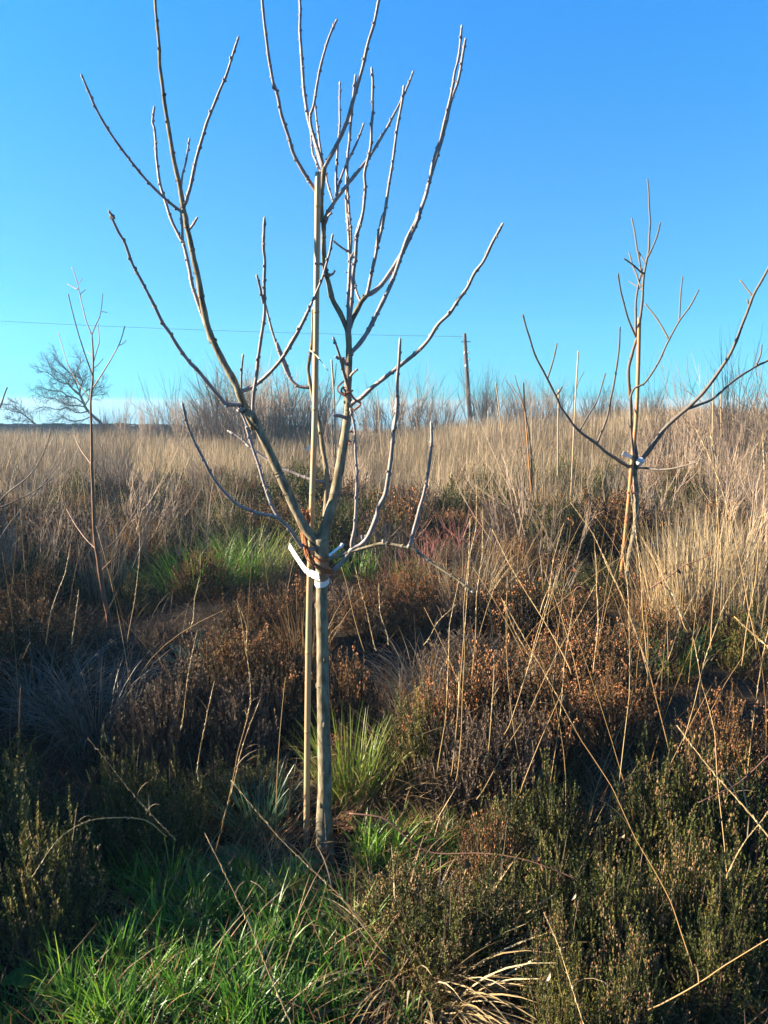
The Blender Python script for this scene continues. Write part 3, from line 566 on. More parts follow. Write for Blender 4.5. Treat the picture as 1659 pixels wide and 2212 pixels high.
traced_tree('sapling', 'thin forked red whip tied beside the stout orange footed cane', 'tree', 11.0, pts(c12, (922, 1690), (915, 1480), (905, 1250), (880, 1050), (830, 850), (760, 610)), 3.5, 1.6,
    [(None, pts(c12, (900, 1560), (880, 1480), (830, 1200), (800, 950), (750, 770), (675, 640)), .4, 2.4, 1.4), (None, pts(c12, (850, 920), (800, 800), (720, 680)), .2, 1.8, 1.2)], 'redbark', 'redbark', buds=0)
traced_tree('sapling', 'wispy whip beside the cane right of the front cane', 'tree', 11.0, pts(c4, (390, 1700), (375, 1400), (385, 1200), (405, 1000)), 3, 1.4, [(None, pts(c4, (378, 1480), (350, 1380), (345, 1250)), .2, 1.8, 1.2), (None, pts(c4, (395, 1620), (440, 1400), (455, 1300)), .2, 1.8, 1.2)], 'greytwig', 'greytwig', buds=0)
traced_tree('sapling', 'straight whip rising along the tallest thin field cane', 'tree', 11.6, pts(c12, (1275, 1690), (1285, 1300), (1290, 1000), (1290, 700)), 3.5, 1.5, [(None, pts(c12, (1290, 850), (1330, 690), (1390, 580)), .2, 2, 1.3), (None, pts(c12, (1286, 1250), (1340, 1150), (1400, 1090)), .2, 1.6, 1)], 'greytwig', 'greytwig', buds=0)
t = thing('plant_label', 'small white label hanging in the field left of the front cane', 'label', P(*c6(425, 325), 9)); mb = MB(); flat_strip(mb, P(*c6(408, 345), 9), P(*c6(440, 308), 9), .014); obj('label_strip', mb, M['plastic'], t)
t = thing('plant_label', 'narrow translucent label seen in the right fork of the front sapling', 'label', P(*c6(600, 1020), 3.6)); mb = MB(); flat_strip(mb, P(*c6(555, 1060), 3.6), P(*c6(640, 990), 3.7), .006); tube(mb, [P(*c6(640, 1000), 3.7), P(*c6(655, 975), 3.7)], .008, 6); obj('label_strip', mb, M['wet_label'], t)

# ------------------------------------------------------------------ utility pole and wire
pb = P(1016, 985, 45); pb[2] = float(gz(pb[0], pb[1])) - .1
pt_ = P(1003.5, 721, 45)
t = thing('utility_pole', 'leaning dark wooden utility pole above the far scrub', 'pole', pb)
mb = MB(); k = np.linspace(0, 1, 14)[:, None]; tube(mb, pb * (1 - k) + pt_ * k, np.linspace(.15, .10, 14), 12); obj('pole_shaft', mb, M['pole'], t, smooth=True)
for x, y in ((345, 403), (310, 410), (350, 467), (322, 525), (355, 567)):
    q = P(*c12(x, y), 44.9); u = (q[2] - pb[2]) / (pt_[2] - pb[2]); ax = pb * (1 - u) + pt_ * u
    mb = MB(); tube(mb, [ax, ax * .3 + q * .7, q], .02, 6); blob(mb, q, [0, 0, 1], .16, .05); obj('step_bolt', mb, M['porcelain'], t)
mb = MB(); q = pt_ - np.array([0, 0, .45]); tube(mb, [q + [-.2, 0, 0], q + [.35, 0, 0]], .025, 6); obj('bracket', mb, M['wire'], t)
wa = P(-420, 668, 45); wb = P(1000, 727, 45); k = np.linspace(0, 1, 40)[:, None]; wp = wa * (1 - k) + wb * k; wp[:, 2] -= (1.0 * k * (1 - k))[:, 0]
mb = MB(); tube(mb, wp, .010, 5); tag(obj('overhead_wire', mb, M['wire'], None, wa), 'thin overhead wire running left from the utility pole across the sky', 'wire')

# ------------------------------------------------------------------ stone wall at far left
def stone_wall():
    y = 52.0; t = thing('stone_wall', 'dark low stone wall along the field edge at far left', 'wall', (-24, y, float(gz(-24, y))))
    mb = MB(); x = -34.0
    top0 = P(0, 921, y)[2]
    prof = []
    while x < -3: prof.append((x, top0 + rng.normal(0, .02) + (.05 if x < -14.5 else -.02) - .03 * (x > -17))); x += rng.uniform(.5, .9)
    px = np.array(prof); n = len(px); z0 = np.full(n, -.1)
    V = np.concatenate([np.stack([px[:, 0], np.full(n, y - .25), z0], 1), np.stack([px[:, 0], np.full(n, y - .22), px[:, 1]], 1), np.stack([px[:, 0], np.full(n, y + .22), px[:, 1]], 1), np.stack([px[:, 0], np.full(n, y + .25), z0], 1)])
    j = np.arange(n - 1); mb.add(V, [np.concatenate([np.stack([s * n + j, s * n + j + 1, (s + 1) * n + j + 1, (s + 1) * n + j], 1) for s in range(3)]), np.array([[0, n, 2 * n, 3 * n], [n - 1, 4 * n - 1, 3 * n - 1, 2 * n - 1]])], .4)
    obj('wall_face', mb, M['stone'], t)
    mb = MB()
    for i in range(n - 1):
        a, b = px[i], px[i + 1]; h = rng.uniform(.08, .16); zz = max(a[1], b[1])
        blobV = [(xx, y + yy, zz + zz2) for xx in (a[0] + .02, b[0] - .02) for yy, zz2 in ((-.26, -.02), (-.22, h), (.22, h * rng.uniform(.7, 1)), (.26, -.02))]
        mb.add(blobV, [np.array([[0, 1, 5, 4], [1, 2, 6, 5], [2, 3, 7, 6], [0, 3, 2, 1], [4, 5, 6, 7]])], rng.random())
    obj('coping', mb, M['stone'], t)
stone_wall()

# ------------------------------------------------------------------ far bare trees and shrubs
def grow(mb, p, d, L, r, depth, a=.5, spread=.5, up=.15, sides=4, wob=.25, kids=(3, 5)):
    n = max(3, int(4 + L * 1.5)); q = [np.asarray(p, float)]; d = np.asarray(d, float); d /= np.linalg.norm(d)
    for i in range(n):
        d = d + rng.normal(0, wob / n ** .5, 3) + np.array([0, 0, up / n]); d /= np.linalg.norm(d); q.append(q[-1] + d * L / n)
    q = np.array(q); tube(mb, q, np.linspace(r, r * .45, n + 1), sides if r > .02 else 3, a, cap=False)
    if depth > 0:
        for i in range(int(rng.integers(*kids))):
            s = rng.uniform(.3, 1); k = int(s * n); k = min(k, n - 1); dd = q[k + 1] - q[k]; dd /= np.linalg.norm(dd)
            nd = dd + rng.normal(0, spread, 3); grow(mb, q[k], nd, L * rng.uniform(.45, .72), r * rng.uniform(.4, .6), depth - 1, a, spread, up, sides, wob, kids)
def far_oak(label, Y, trunk, w0, w1, limbs, depth=3, scale=1.0):
    L = limb(trunk, Y, 0, w0, w1, .15, .03); base = L.p[0].copy()
    t = thing('bare_tree', label, 'tree', base); mb = MB(); tube(mb, L.p, L.r, 9); obj('trunk', mb, M['oakbark'], t, smooth=True)
    for px, b0, b1 in limbs:
        q, y0 = attach(px, L); b = limb(q, y0, rng.uniform(-1.5, 1.5), b0, b1, .2, .05); mb = MB(); tube(mb, b.p, b.r, 6)
        tot = len(b.p)
        for i in range(int(tot * .2), tot, max(1, int(tot / 22))):
            d = b.p[min(i + 1, tot - 1)] - b.p[i - 1]; d /= np.linalg.norm(d)
            for _ in range(2): grow(mb, b.p[i], d * .9 + rng.normal(0, .55, 3) + np.array([-.1, 0, .1]), scale * rng.uniform(.5, 1.1), max(.015, b.r[i] * .5), 2, .5, .5, .1, 3, .35, (3, 6))
        obj('bough', mb, M['oakbark'], t)
far_oak('wide bare tree leaning left behind the stone wall at far left', 60, pts(c8, (950, 1520), (900, 1450), (850, 1410), (780, 1330), (740, 1250), (710, 1190)), 7.5, 5, [
    (pts(c8, (710, 1200), (650, 1140), (620, 1110), (570, 1105), (500, 1060), (440, 1010), (380, 990)), 4.5, 1), (pts(c8, (715, 1195), (730, 1120), (745, 1080), (700, 1040), (640, 1010), (580, 960), (530, 900), (515, 850)), 4, 1), (pts(c8, (745, 1090), (790, 1050), (815, 1040)), 2.5, 1),
    (pts(c8, (750, 1280), (680, 1230), (600, 1220), (540, 1180), (450, 1170), (370, 1130)), 3.5, 1), (pts(c8, (770, 1315), (690, 1300), (600, 1290), (510, 1240), (420, 1230), (350, 1200)), 3.2, 1), (pts(c8, (800, 1350), (700, 1370), (600, 1330), (520, 1340), (430, 1310), (360, 1300)), 3, 1),
    (pts(c8, (830, 1395), (740, 1430), (640, 1440), (560, 1410), (470, 1450)), 2.6, 1), (pts(c8, (720, 1190), (680, 1100), (670, 1060), (690, 990), (720, 920), (720, 870)), 3, 1), (pts(c8, (765, 1300), (800, 1250), (860, 1205), (930, 1190)), 3, 1), (pts(c8, (640, 1130), (600, 1050), (540, 1010), (460, 960), (430, 910)), 2.5, 1),
    (pts(c8, (735, 1230), (790, 1160), (850, 1140), (910, 1120)), 2.2, 1)], scale=1.0)
far_oak('low bare tree peeping over the stone wall at the left edge', 62, pts(c8, (350, 1500), (320, 1470), (270, 1430), (220, 1390)), 5, 3, [
    (pts(c8, (225, 1392), (180, 1360), (120, 1350), (50, 1330)), 2.6, .8), (pts(c8, (300, 1450), (270, 1380), (250, 1360)), 2, .8), (pts(c8, (230, 1395), (200, 1330), (170, 1290), (110, 1250)), 1.8, .8), (pts(c8, (310, 1465), (240, 1440), (150, 1440), (60, 1420)), 2, .8), (pts(c8, (180, 1360), (100, 1290), (40, 1280)), 1.8, .8)], scale=.7)

def shrub_mesh(h, r, stems, seed, dens=1.0, thin=1.0):
    global rng
    old = rng; rng = np.random.default_rng(seed); mb = MB()
    for i in range(stems):
        a = rng.uniform(0, 2 * math.pi); rr = r * math.sqrt(rng.random()) * .45; tilt = rng.uniform(.02, .42)
        grow(mb, [rr * math.cos(a), rr * math.sin(a), -.05], [math.cos(a) * tilt, math.sin(a) * tilt, 1], h * rng.uniform(.45, 1.0), .021 * thin * rng.uniform(.6, 1.4), 2, rng.random(), .34, .4, 4, .16, (3, int(6 * dens)))
    rng = old; return mb
SHRUB = []
for i, (h, r, s, d, th) in enumerate(((3.0, 1.4, 30, 1.0, 1.0), (2.6, 1.8, 36, 1.0, .9), (3.3, 1.0, 16, 1, 1.15), (2.0, 1.8, 50, 1.2, .8), (1.0, .7, 16, 1.0, .42), (1.1, .9, 12, 1.0, .38))):
    mb = shrub_mesh(h, r, s, 50 + i, d, th); zz = np.sort(np.concatenate(mb.V)[:, 2]); SHRUB.append((mb.mesh('bare_shrub', M['shrub']), float(zz[int(len(zz) * .992)])))
def put_shrub(kind, u, vtop, Y, label, group, wide=1.0):
    me, h = SHRUB[kind]; p = P(u, vtop, Y); z0 = float(gz(p[0], p[1])); s = (p[2] - z0) / h
    o = link('bare_shrub', me, (p[0], p[1], z0)); o.scale = (s * wide, s * wide, s); o.rotation_euler = (0, 0, rng.uniform(0, 6.28))
    return tag(o, label, 'shrub', group)
n = 0
for u, v, Y, k, wd in ((232, 872, 34, 1, .8), (270, 850, 32, 2, .8), (315, 860, 33, 0, .8), (352, 812, 34, 2, .8), (395, 845, 33, 0, .9), (425, 860, 36, 3, .9), (450, 822, 30, 0, .9), (490, 800, 29, 1, 1), (530, 795, 31, 3, 1), (560, 788, 29, 0, 1), (600, 800, 30, 1, 1), (640, 810, 31, 3, 1), (680, 820, 32, 0, .9), (715, 850, 34, 1, .9)):
    put_shrub(k, u, v - 5, Y, 'leafless scrub bush in the thicket behind the left boughs of the front sapling', 'left thicket of bare scrub', wd)
for u, v, Y, k, wd in ((760, 850, 37, 3, .9), (800, 835, 36, 0, .9), (840, 822, 35, 2, 1), (880, 812, 36, 0, .9), (915, 806, 34, 2, .9), (955, 830, 36, 1, .9), (1000, 842, 38, 3, .9), (1038, 795, 36, 0, .8), (1060, 800, 37, 2, .8), (1085, 830, 38, 1, .9), (1125, 825, 37, 0, .9), (1165, 815, 36, 1, .9), (1205, 820, 37, 0, .9), (1245, 825, 38, 3, 1), (1290, 828, 36, 1, .9), (1330, 835, 36, 0, .9), (1370, 830, 36, 3, .9), (1410, 835, 34, 1, .9)):
    if k == 3: continue
    put_shrub(k, u, v - 5, Y, 'leafless scrub bush in the thicket around and right of the utility pole', 'middle thicket of bare scrub', wd)
for u, v, Y, k, wd in ((1440, 800, 18, 2, .7), (1490, 775, 17, 2, .7), (1530, 800, 18, 2, .8), (1580, 760, 16, 2, .7), (1630, 735, 16, 2, .8), (1600, 840, 15, 0, .7), (1680, 790, 15, 2, .9), (1520, 870, 18, 0, .8), (1440, 880, 20, 3, 1), (1720, 750, 17, 2, .9)):
    put_shrub(k, u, v, Y, 'brown twiggy bush in the thicket at the right edge behind the right hand sapling', 'right thicket of bare scrub', wd)
for u, v, Y, k, wd in ((1570, 960, 10, 2, .9), (1640, 930, 10.5, 2, .9)):
    put_shrub(k, u, v, Y, 'nearer grey twiggy bush in the straw at the right edge', 'nearer right edge bushes', wd)

for i in range(30):
    Y = rng.uniform(7, 15); u = rng.choice([rng.uniform(1330, 1700), rng.uniform(-60, 330), rng.uniform(330, 1330)], p=[.45, .3, .25]); p = P(u, 1000, Y); z0 = float(gz(p[0], p[1])); sc_ = rng.uniform(.75, 1.25)
    o = link('bare_shrub', SHRUB[4 + i % 2][0], (p[0], p[1], z0)); o.scale = (sc_, sc_, sc_); o.rotation_euler = (0, 0, rng.uniform(0, 6.28))
    tag(o, 'low sparse twiggy bush poking out of the straw grass on the ' + ('left' if p[0] < 0 else 'right') + ' side', 'shrub', 'low twiggy bushes in the straw')
for i, (x, y, h, k) in enumerate(((-5.0, 5.6, 2.0, 3), (-5.5, 5.9, 1.8, 3), (-5.6, 7.6, 2.2, 3), (-6.2, 7.4, 2.0, 3), (-7.2, 10.2, 2.3, 3), (-7.6, 9.8, 2.2, 1), (-3.9, 4.6, 1.5, 3), (-4.2, 4.3, 1.5, 3))):  # unseen scrub added off the left to throw shade over the middle ground
    me, h0 = SHRUB[k]; o = link('bare_shrub', me, (x, y, float(gz(x, y)))); o.scale = (h / h0 * .8, h / h0 * .8, h / h0); o.rotation_euler = (0, 0, i * 1.3)
    tag(o, 'added unseen scrub bush shading the view from past the left edge', 'shrub', 'added shade scrub past the left edge')
# red stemmed shrub
def red_shrub(u, v, Y, h, w, label):
    b = P(u, v, Y); b[2] = float(gz(b[0], b[1])); mb = MB()
    for i in range(9):
        a = rng.uniform(0, 6.28); grow(mb, b + [rng.normal(0, w * .3), rng.normal(0, .08), 0], [math.cos(a) * .5, math.sin(a) * .4, 1], h * rng.uniform(.6, 1.1), .005, 2, rng.random(), .5, .2, 4, .2, (3, 5))
    tag(obj('red_stemmed_shrub', mb, M['redtwig'], None, b), label, 'shrub')
red_shrub(890, 1230, 7.6, .62, .35, 'crimson stemmed shrub right of the front sapling fork'); red_shrub(975, 1190, 8.2, .62, .5, 'wider crimson stemmed shrub beyond the drooping bough tip')

# ------------------------------------------------------------------ heather
HR, HH = .23, .32
def heather_parts(seed, n, flowers, R_=HR, H=HH):
    g = np.random.default_rng(seed); fol, wood, flo = MB(), MB(), MB()
    az = g.uniform(0, 2 * np.pi, n); el = np.arccos(g.uniform(.02, 1, n) ** .85)     # angle from vertical
    lump = 1 + .18 * np.sin(3 * az + seed) * np.sin(4 * el) + .14 * np.sin(7 * az + 5 * el + seed) + g.normal(0, .08, n)
    depth = g.uniform(.62, 1.0, n) ** .6
    rad = lump * depth
    tip = np.stack([R_ * rad * np.sin(el) * np.cos(az), R_ * rad * np.sin(el) * np.sin(az), H * rad * np.cos(el) + .02], 1)
    d = np.stack([np.sin(el) * np.cos(az) * .45, np.sin(el) * np.sin(az) * .45, np.full(n, .9)], 1) + g.normal(0, .27, (n, 3)); d /= np.linalg.norm(d, axis=1)[:, None]
    Ls = g.uniform(.06, .13, n); bot = tip - d * Ls[:, None]
    shade = np.clip(g.normal(.5, .22, n) + .25 * np.sin(2 * az + seed), 0, 1)
    # leaflets round each sprig
    k = 26; s = np.tile(np.linspace(.1, 1, k), (n, 1)); s = np.clip(s + g.normal(0, .02, s.shape), 0, 1)
    c = bot[:, None] + (tip - bot)[:, None] * s[..., None]
    ra = g.uniform(0, 2 * np.pi, (n, k)); ref = np.cross(d, [0.3, .1, 1.0]); ref /= np.linalg.norm(ref, axis=1)[:, None] + 1e-9; bi = np.cross(d, ref)
    o = ref[:, None] * np.cos(ra)[..., None] + bi[:, None] * np.sin(ra)[..., None]
    ax = o * .75 + d[:, None] * .75; sd_ = np.cross(ax, d[:, None] + o * .1); sd_ /= np.linalg.norm(sd_, axis=2)[..., None] + 1e-9
    ll = (g.uniform(.006, .012, (n, k)) * (1.1 - .5 * s))[..., None]; lw = g.uniform(.003, .005, (n, k))[..., None]
    V = np.stack([c - sd_ * lw * .4, c + sd_ * lw * .4, c + ax * ll + sd_ * lw * .5, c + ax * ll - sd_ * lw * .5], 2).reshape(-1, 3)
    q = np.arange(n * k)[:, None] * 4 + np.arange(4)[None]
    fol.add(V, q, np.clip(np.repeat(shade, k * 4) + np.repeat(g.normal(0, .12, n * k), 4), 0, 1))
    # woody stems from the heart of the bush out to the sprigs
    m = n // 2; org = np.stack([g.normal(0, R_ * .18, m), g.normal(0, R_ * .18, m), np.zeros(m)], 1); e = tip[:m] * .97
    mid = (org + e) / 2 + np.stack([0 * az[:m], 0 * az[:m], -.04 * np.ones(m)], 1); per = np.cross(e - org, g.normal(0, 1, (m, 3))); per /= np.linalg.norm(per, axis=1)[:, None] + 1e-9; w = g.uniform(.0012, .0028, m)[:, None]
    V = np.stack([org - per * w, org + per * w, mid - per * w * .8, mid + per * w * .8, e - per * w * .35, e + per * w * .35], 1).reshape(-1, 3); b = np.arange(m)[:, None] * 6
    wood.add(V, np.concatenate([b + np.array([[0, 1, 3, 2]]), b + np.array([[2, 3, 5, 4]])]), np.repeat(g.random(m), 6))
    if flowers:
        idx = np.where((g.random(n) < flowers * (.35 + .65 * (np.sin(3 * az + seed * 2) > -.1))) & (el < 1.25))[0]; kf = 7
        s = g.uniform(.45, 1.03, (len(idx), kf)); c = bot[idx][:, None] + (tip - bot)[idx][:, None] * s[..., None] + g.normal(0, .005, (len(idx), kf, 3)); c = c.reshape(-1, 3); N = len(c)
        r = g.uniform(.0028, .0048, N)[:, None]; X, Yv, Z = np.eye(3)
        V = np.stack([c + X * r, c - X * r, c + Yv * r, c - Yv * r, c + Z * r * 1.3, c - Z * r * 1.2], 1).reshape(-1, 3); b = np.arange(N)[:, None] * 6
        Fx = np.concatenate([b + np.array([f]) for f in ((0, 2, 4), (2, 1, 4), (1, 3, 4), (3, 0, 4), (2, 0, 5), (1, 2, 5), (3, 1, 5), (0, 3, 5))])
        flo.add(V, Fx, np.repeat(g.random(N), 6))
    return fol, wood, flo
HE = {}
for nm, fm, flm, fl, cnt in (('green', 'heath_green', 'flower_buff', .16, 620), ('rust', 'heath_brown', 'flower_rust', .5, 620), ('brown', 'heath_brown', 'flower_rust', .2, 600), ('grey', 'heath_grey', 'flower_buff', .0, 600), ('buff', 'heath_green', 'flower_buff', .45, 620)):
    HE[nm] = []
    for v in range(2):
        f, w, fo = heather_parts(hash((len(nm), nm[0])) % 97 + v * 31 + ord(nm[0]) * 3, cnt, fl)
        HE[nm].append((f.mesh('foliage', M[fm]), w.mesh('woody_stems', M['wood']), fo.mesh('dry_flowers', M[flm]) if fo.n else None))
DESC = {'green': 'dark green heather', 'rust': 'rust flowered heather', 'brown': 'brown heather', 'grey': 'grey wiry heather', 'buff': 'buff dotted green heather'}
def heather(kind, x, y, r, h, label, group=None):
    z = float(gz(x, y)); t = thing('heather_bush', label, 'heather', (x, y, z - .02), group)
    for nm, me in zip(('foliage', 'woody_stems', 'dry_flowers'), random.choice(HE[kind])):
        if me is None: continue
        o = bpy.data.objects.new(nm, me); col.objects.link(o); o.parent = t; o['kind'] = 'stuff'
    t.scale = (r / HR * rng.uniform(.9, 1.1), r / HR * rng.uniform(.9, 1.1), h / HH); t.rotation_euler = (0, 0, rng.uniform(0, 6.28))
    return t
def heather_px(kind, u, vtop, Y, r, label, group=None):
    p = P(u, vtop, Y); h = max(.16, p[2] - float(gz(p[0], p[1])) - .02); return heather(kind, p[0], p[1], r, h * .97, label, group)
TAKEN = []
for kind, u, v, Y, r, wh in (
    ('grey', 385, 1405, 3.85, .30, 'left flank of the mound left of the front trunk'), ('brown', 480, 1345, 4.1, .28, 'crown of the mound left of the front trunk'), ('brown', 575, 1350, 4.15, .26, 'right shoulder of the mound left of the front cane'), ('grey', 330, 1470, 3.6, .24, 'far left slope of the mound above the dark hollow'),
    ('brown', 635, 1430, 3.95, .22, 'right behind the middle of the front cane'), ('grey', 520, 1450, 3.75, .28, 'front face of the mound left of the front trunk'), ('green', 250, 1620, 2.85, .17, 'low in the dark hollow left of the mound foot'), ('green', 350, 1655, 2.8, .18, 'foot of the mound above the curved seed head'), ('buff', 460, 1640, 3.15, .2, 'foot of the mound midway to the front cane'), ('green', 560, 1640, 3.2, .2, 'foot of the mound just left of the front cane'),
    ('green', 5, 1660, 2.65, .3, 'dark shade at the left edge'), ('green', 90, 1760, 2.35, .2, 'dark shade just in from the left edge'), ('brown', 735, 1560, 3.45, .13, 'small, right behind the front trunk'), ('brown', 745, 1400, 4.0, .22, 'standing just behind the front trunk at mid height'),
    ('green', 890, 1500, 3.35, .2, 'left end of the rusty mound right of the trunk'), ('rust', 960, 1440, 3.5, .24, 'left part of the rusty mound right of the trunk'), ('rust', 1055, 1385, 3.65, .25, 'peak of the rusty mound right of the trunk'), ('rust', 1140, 1410, 3.6, .25, 'right part of the rusty mound right of the trunk'), ('grey', 1020, 1530, 3.2, .26, 'grey front of the rusty mound right of the trunk'), ('grey', 1110, 1510, 3.2, .24, 'grey right front of the rusty mound'), ('rust', 1190, 1450, 3.5, .22, 'right end of the rusty mound'), 
    ('rust', 1240, 1345, 4.3, .3, 'second rusty hump behind the rusty mound'), ('brown', 1310, 1335, 4.5, .3, 'second hump right of the rusty one'), ('rust', 1340, 1430, 3.8, .26, 'dip between the second hump and the right edge'), ('brown', 1410, 1300, 5.0, .3, 'below the foot of the right hand sapling'), ('brown', 1260, 1260, 5.6, .3, 'left of the right hand sapling foot'), 
    ('green', 1430, 1620, 2.75, .22, 'green clump at right, left half'), ('buff', 1510, 1610, 2.7, .2, 'green clump at right, right half with pale flowers'), ('green', 1600, 1640, 2.7, .22, 'close to the right edge below the straw'), ('rust', 1560, 1500, 3.3, .25, 'upper right among crossing stems'), ('green', 1100, 1700, 2.65, .18, 'dark centre right, left of the dark gap'), ('green', 1200, 1660, 2.75, .18, 'dark centre right, rim of the dark gap'), ('brown', 1060, 1740, 2.5, .15, 'brown tuft below the rusty mound by the green blades'), ('green', 1190, 1800, 2.35, .17, 'under the rim of the dark gap'),
    ('buff', 870, 1850, 2.35, .2, 'right of the trunk foot on the bramble line'), ('buff', 960, 1890, 2.15, .18, 'below the bramble cane, middle'), ('green', 1080, 1860, 2.2, .17, 'below the bramble cane, right'), ('buff', 890, 1925, 2.3, .15, 'above the bleached tussock, left'), ('green', 1040, 1930, 2.25, .15, 'above the bleached tussock, right'), ('buff', 1210, 1960, 1.98, .13, 'bottom right, left of the tall front clump'), ('buff', 1365, 2005, 1.9, .14, 'tall front clump at bottom right'), ('green', 1225, 2090, 1.8, .11, 'bottom edge right of the bleached tussock'), ('buff', 1330, 2110, 1.78, .13, 'bottom edge below the tall front clump'), 
    ('buff', 1480, 1800, 2.3, .17, 'right side below the green clump'), ('green', 1600, 1830, 2.25, .2, 'right edge below the green clump'), ('green', 1330, 1830, 2.2, .17, 'right of the dark gap'), ('green', 1560, 1940, 2.05, .15, 'dark lower right edge'),
    ('brown', 640, 1245, 5.6, .3, 'behind the white label of the front sapling'), ('brown', 540, 1265, 5.4, .3, 'left behind the white label of the front sapling'), ('rust', 820, 1235, 5.8, .3, 'behind the forked right branches of the front sapling'), ('rust', 900, 1225, 6.2, .32, 'behind the drooping bough of the front sapling'), ('brown', 440, 1180, 7.0, .35, 'beside the far green tuft'), ('grey', 1000, 1240, 6.0, .3, 'beyond the drooping bough tip'),
    ('brown', 80, 1210, 6.4, .32, 'left, behind the arching grey grass'), ('brown', 20, 1270, 5.6, .3, 'left edge behind the arching grey grass'), ('brown', 150, 1300, 5.8, .26, 'left of the red brown sapling foot'), ('green', 290, 1240, 6.7, .28, 'right of the red brown sapling foot'), ('grey', 345, 1330, 5.4, .2, 'grey wisps right of the red brown sapling foot')):
    heather_px(kind, u, v, Y, r, DESC[kind] + ', ' + wh); p = P(u, v, Y); TAKEN.append((p[0], p[1], r))
# more heather: off the right, added unseen off the left for shade, and through the middle distance
for x, y, r, h, k in ((-1.85, 1.95, .3, 0.34, 'green'), (-2.0, 2.75, .42, .85, 'green'), (-1.75, 2.9, .3, 0.75, 'green'), (-2.3, 1.5, .35, 0.4, 'green'), (-2.35, 3.35, .45, .98, 'green'), (-2.7, 2.2, .4, .75, 'brown'), (-2.6, 3.95, .45, 1.0, 'green'), (-2.9, 3.0, .4, .9, 'green'), (-2.95, 4.7, .5, 1.0, 'brown'), (-2.15, 2.35, .35, .5, 'brown'), (-1.75, 2.45, .32, .55, 'brown'), (-1.65, 2.05, .25, .28, 'green'),
    (1.7, 2.2, .3, .45, 'green'), (1.9, 2.8, .35, .5, 'brown'), (1.5, 1.7, .25, .35, 'buff'), (2.2, 3.6, .35, .5, 'rust')):
    heather(k, x, y, r, h, DESC[k] + (' added unseen past the left edge for shade' if x < 0 else ' in the row past the right edge'), 'heather past the edges'); TAKEN.append((x, y, r))
for hx, hy, hr in ((-2.6, 10, 1.7), (2.3, 9, 1.4), (-.4, 9.3, 1.2), (3.9, 9.5, .9), (-3.6, 9, 1.2), (1.0, 11.5, 1.1), (-5, 13, 1.3), (4.6, 13, 1.1), (-1.6, 12.5, 1.3), (-3.6, 15.5, 1.4), (2.6, 15, 1.3)):
    for q in range(5):
        a = q * 1.26 + rng.uniform(-.4, .4); rr = hr * rng.uniform(.2, .75); x = hx + 1.3 * rr * math.cos(a); y = hy + rr * math.sin(a); k = rng.choice(['brown', 'green', 'green', 'grey']); r = rng.uniform(.45, .7)
        heather(k, x, y, r, rng.uniform(.5, .8), {'brown': 'big brown', 'green': 'big dark green', 'grey': 'big grey withered', 'rust': 'big rust flowered'}[k] + ' heather hummock rising out of the straw on the ' + ('left' if x < 0 else 'right'), 'heather hummocks in the straw'); TAKEN.append((x, y, r))
TAKEN += [(-1.62, 7.3, 1.3), (-1.3, 6.3, .9), (1.9, 6.3, .6)]
cnt = 0; tries = 0
while cnt < 120 and tries < 4000:
    tries += 1
    y = 4.6 + 9.5 * rng.random() ** .8; x = rng.uniform(-.58, .58) * y
    if any((x - a) ** 2 + (y - b) ** 2 < (.55 * r + .22) ** 2 for a, b, r in TAKEN): continue
    if y < 6 and abs(x) < .9 and rng.random() < .5: continue
    k = rng.choice(['brown', 'brown', 'green', 'grey', 'rust']); r = rng.uniform(.26, .42)
    heather(k, x, y, r, rng.uniform(.3, .5), {'brown': 'brown', 'green': 'dark green', 'grey': 'grey withered', 'rust': 'rust flowered'}[k] + (' heather bush in the left middle distance' if x < 0 else ' heather bush in the right middle distance'), 'heather of the middle distance'); TAKEN.append((x, y, r)); cnt += 1

# ------------------------------------------------------------------ grasses that nobody could count
def fld(N, y0, y1, pw=1.0, half=.62):
    y = y0 + (y1 - y0) * rng.random(N) ** pw; x = rng.uniform(-half, half, N) * y
    return x, y
def clump_noise(x, y, s):
    return .5 + .25 * np.sin(x * s + 1.3 * np.sin(y * s * .7)) + .25 * np.sin(y * s * 1.3 + 1.7 * np.sin(x * s * .9 + 2))
mb = MB()
x, y = fld(150000, 7.5, 34, .75); k = rng.random(len(x)) < (.08 + .92 * np.clip(clump_noise(x, y, 1.15) * 1.5 - .25, 0, 1) ** 1.2) * np.clip((y - 7) / 7, .10, 1); x, y = x[k], y[k]
HOLES = [(-2.6, 10, 1.7), (2.3, 9, 1.4), (-.4, 9.3, 1.2), (3.9, 9.5, .9), (-3.6, 9, 1.2), (1.0, 11.5, 1.1), (-5, 13, 1.3), (4.6, 13, 1.1), (-1.6, 12.5, 1.3), (-3.6, 15.5, 1.4), (2.6, 15, 1.3), (-7.5, 17, 1.5), (6.5, 18, 1.5), (0, 18, 1.4)]
hole = np.min([np.hypot((x - a) / 1.4, y - b) / r for a, b, r in HOLES], 0); k = rng.random(len(x)) < np.clip(hole * 1.6 - .9, .04, 1); x, y = x[k], y[k]; N = len(x)
nn = clump_noise(x + 31, y, .8)
h = rng.uniform(.3, 1.0, N) * (.55 + .7 * nn) * np.where(y < 10, .8, 1)
blades(mb, np.stack([x, y, gz(x, y)], 1), h, .0022 + .00022 * y, rng.uniform(0, 6.28, N), np.abs(rng.normal(0, .26, N)), rng.normal(0, .35, N), np.clip(.02 + .85 * nn + rng.normal(0, .22, N), 0, 1), 3, tipw=.35)
k = rng.random(N) < .16; x, y, nn = x[k], y[k], nn[k]; N = len(x)
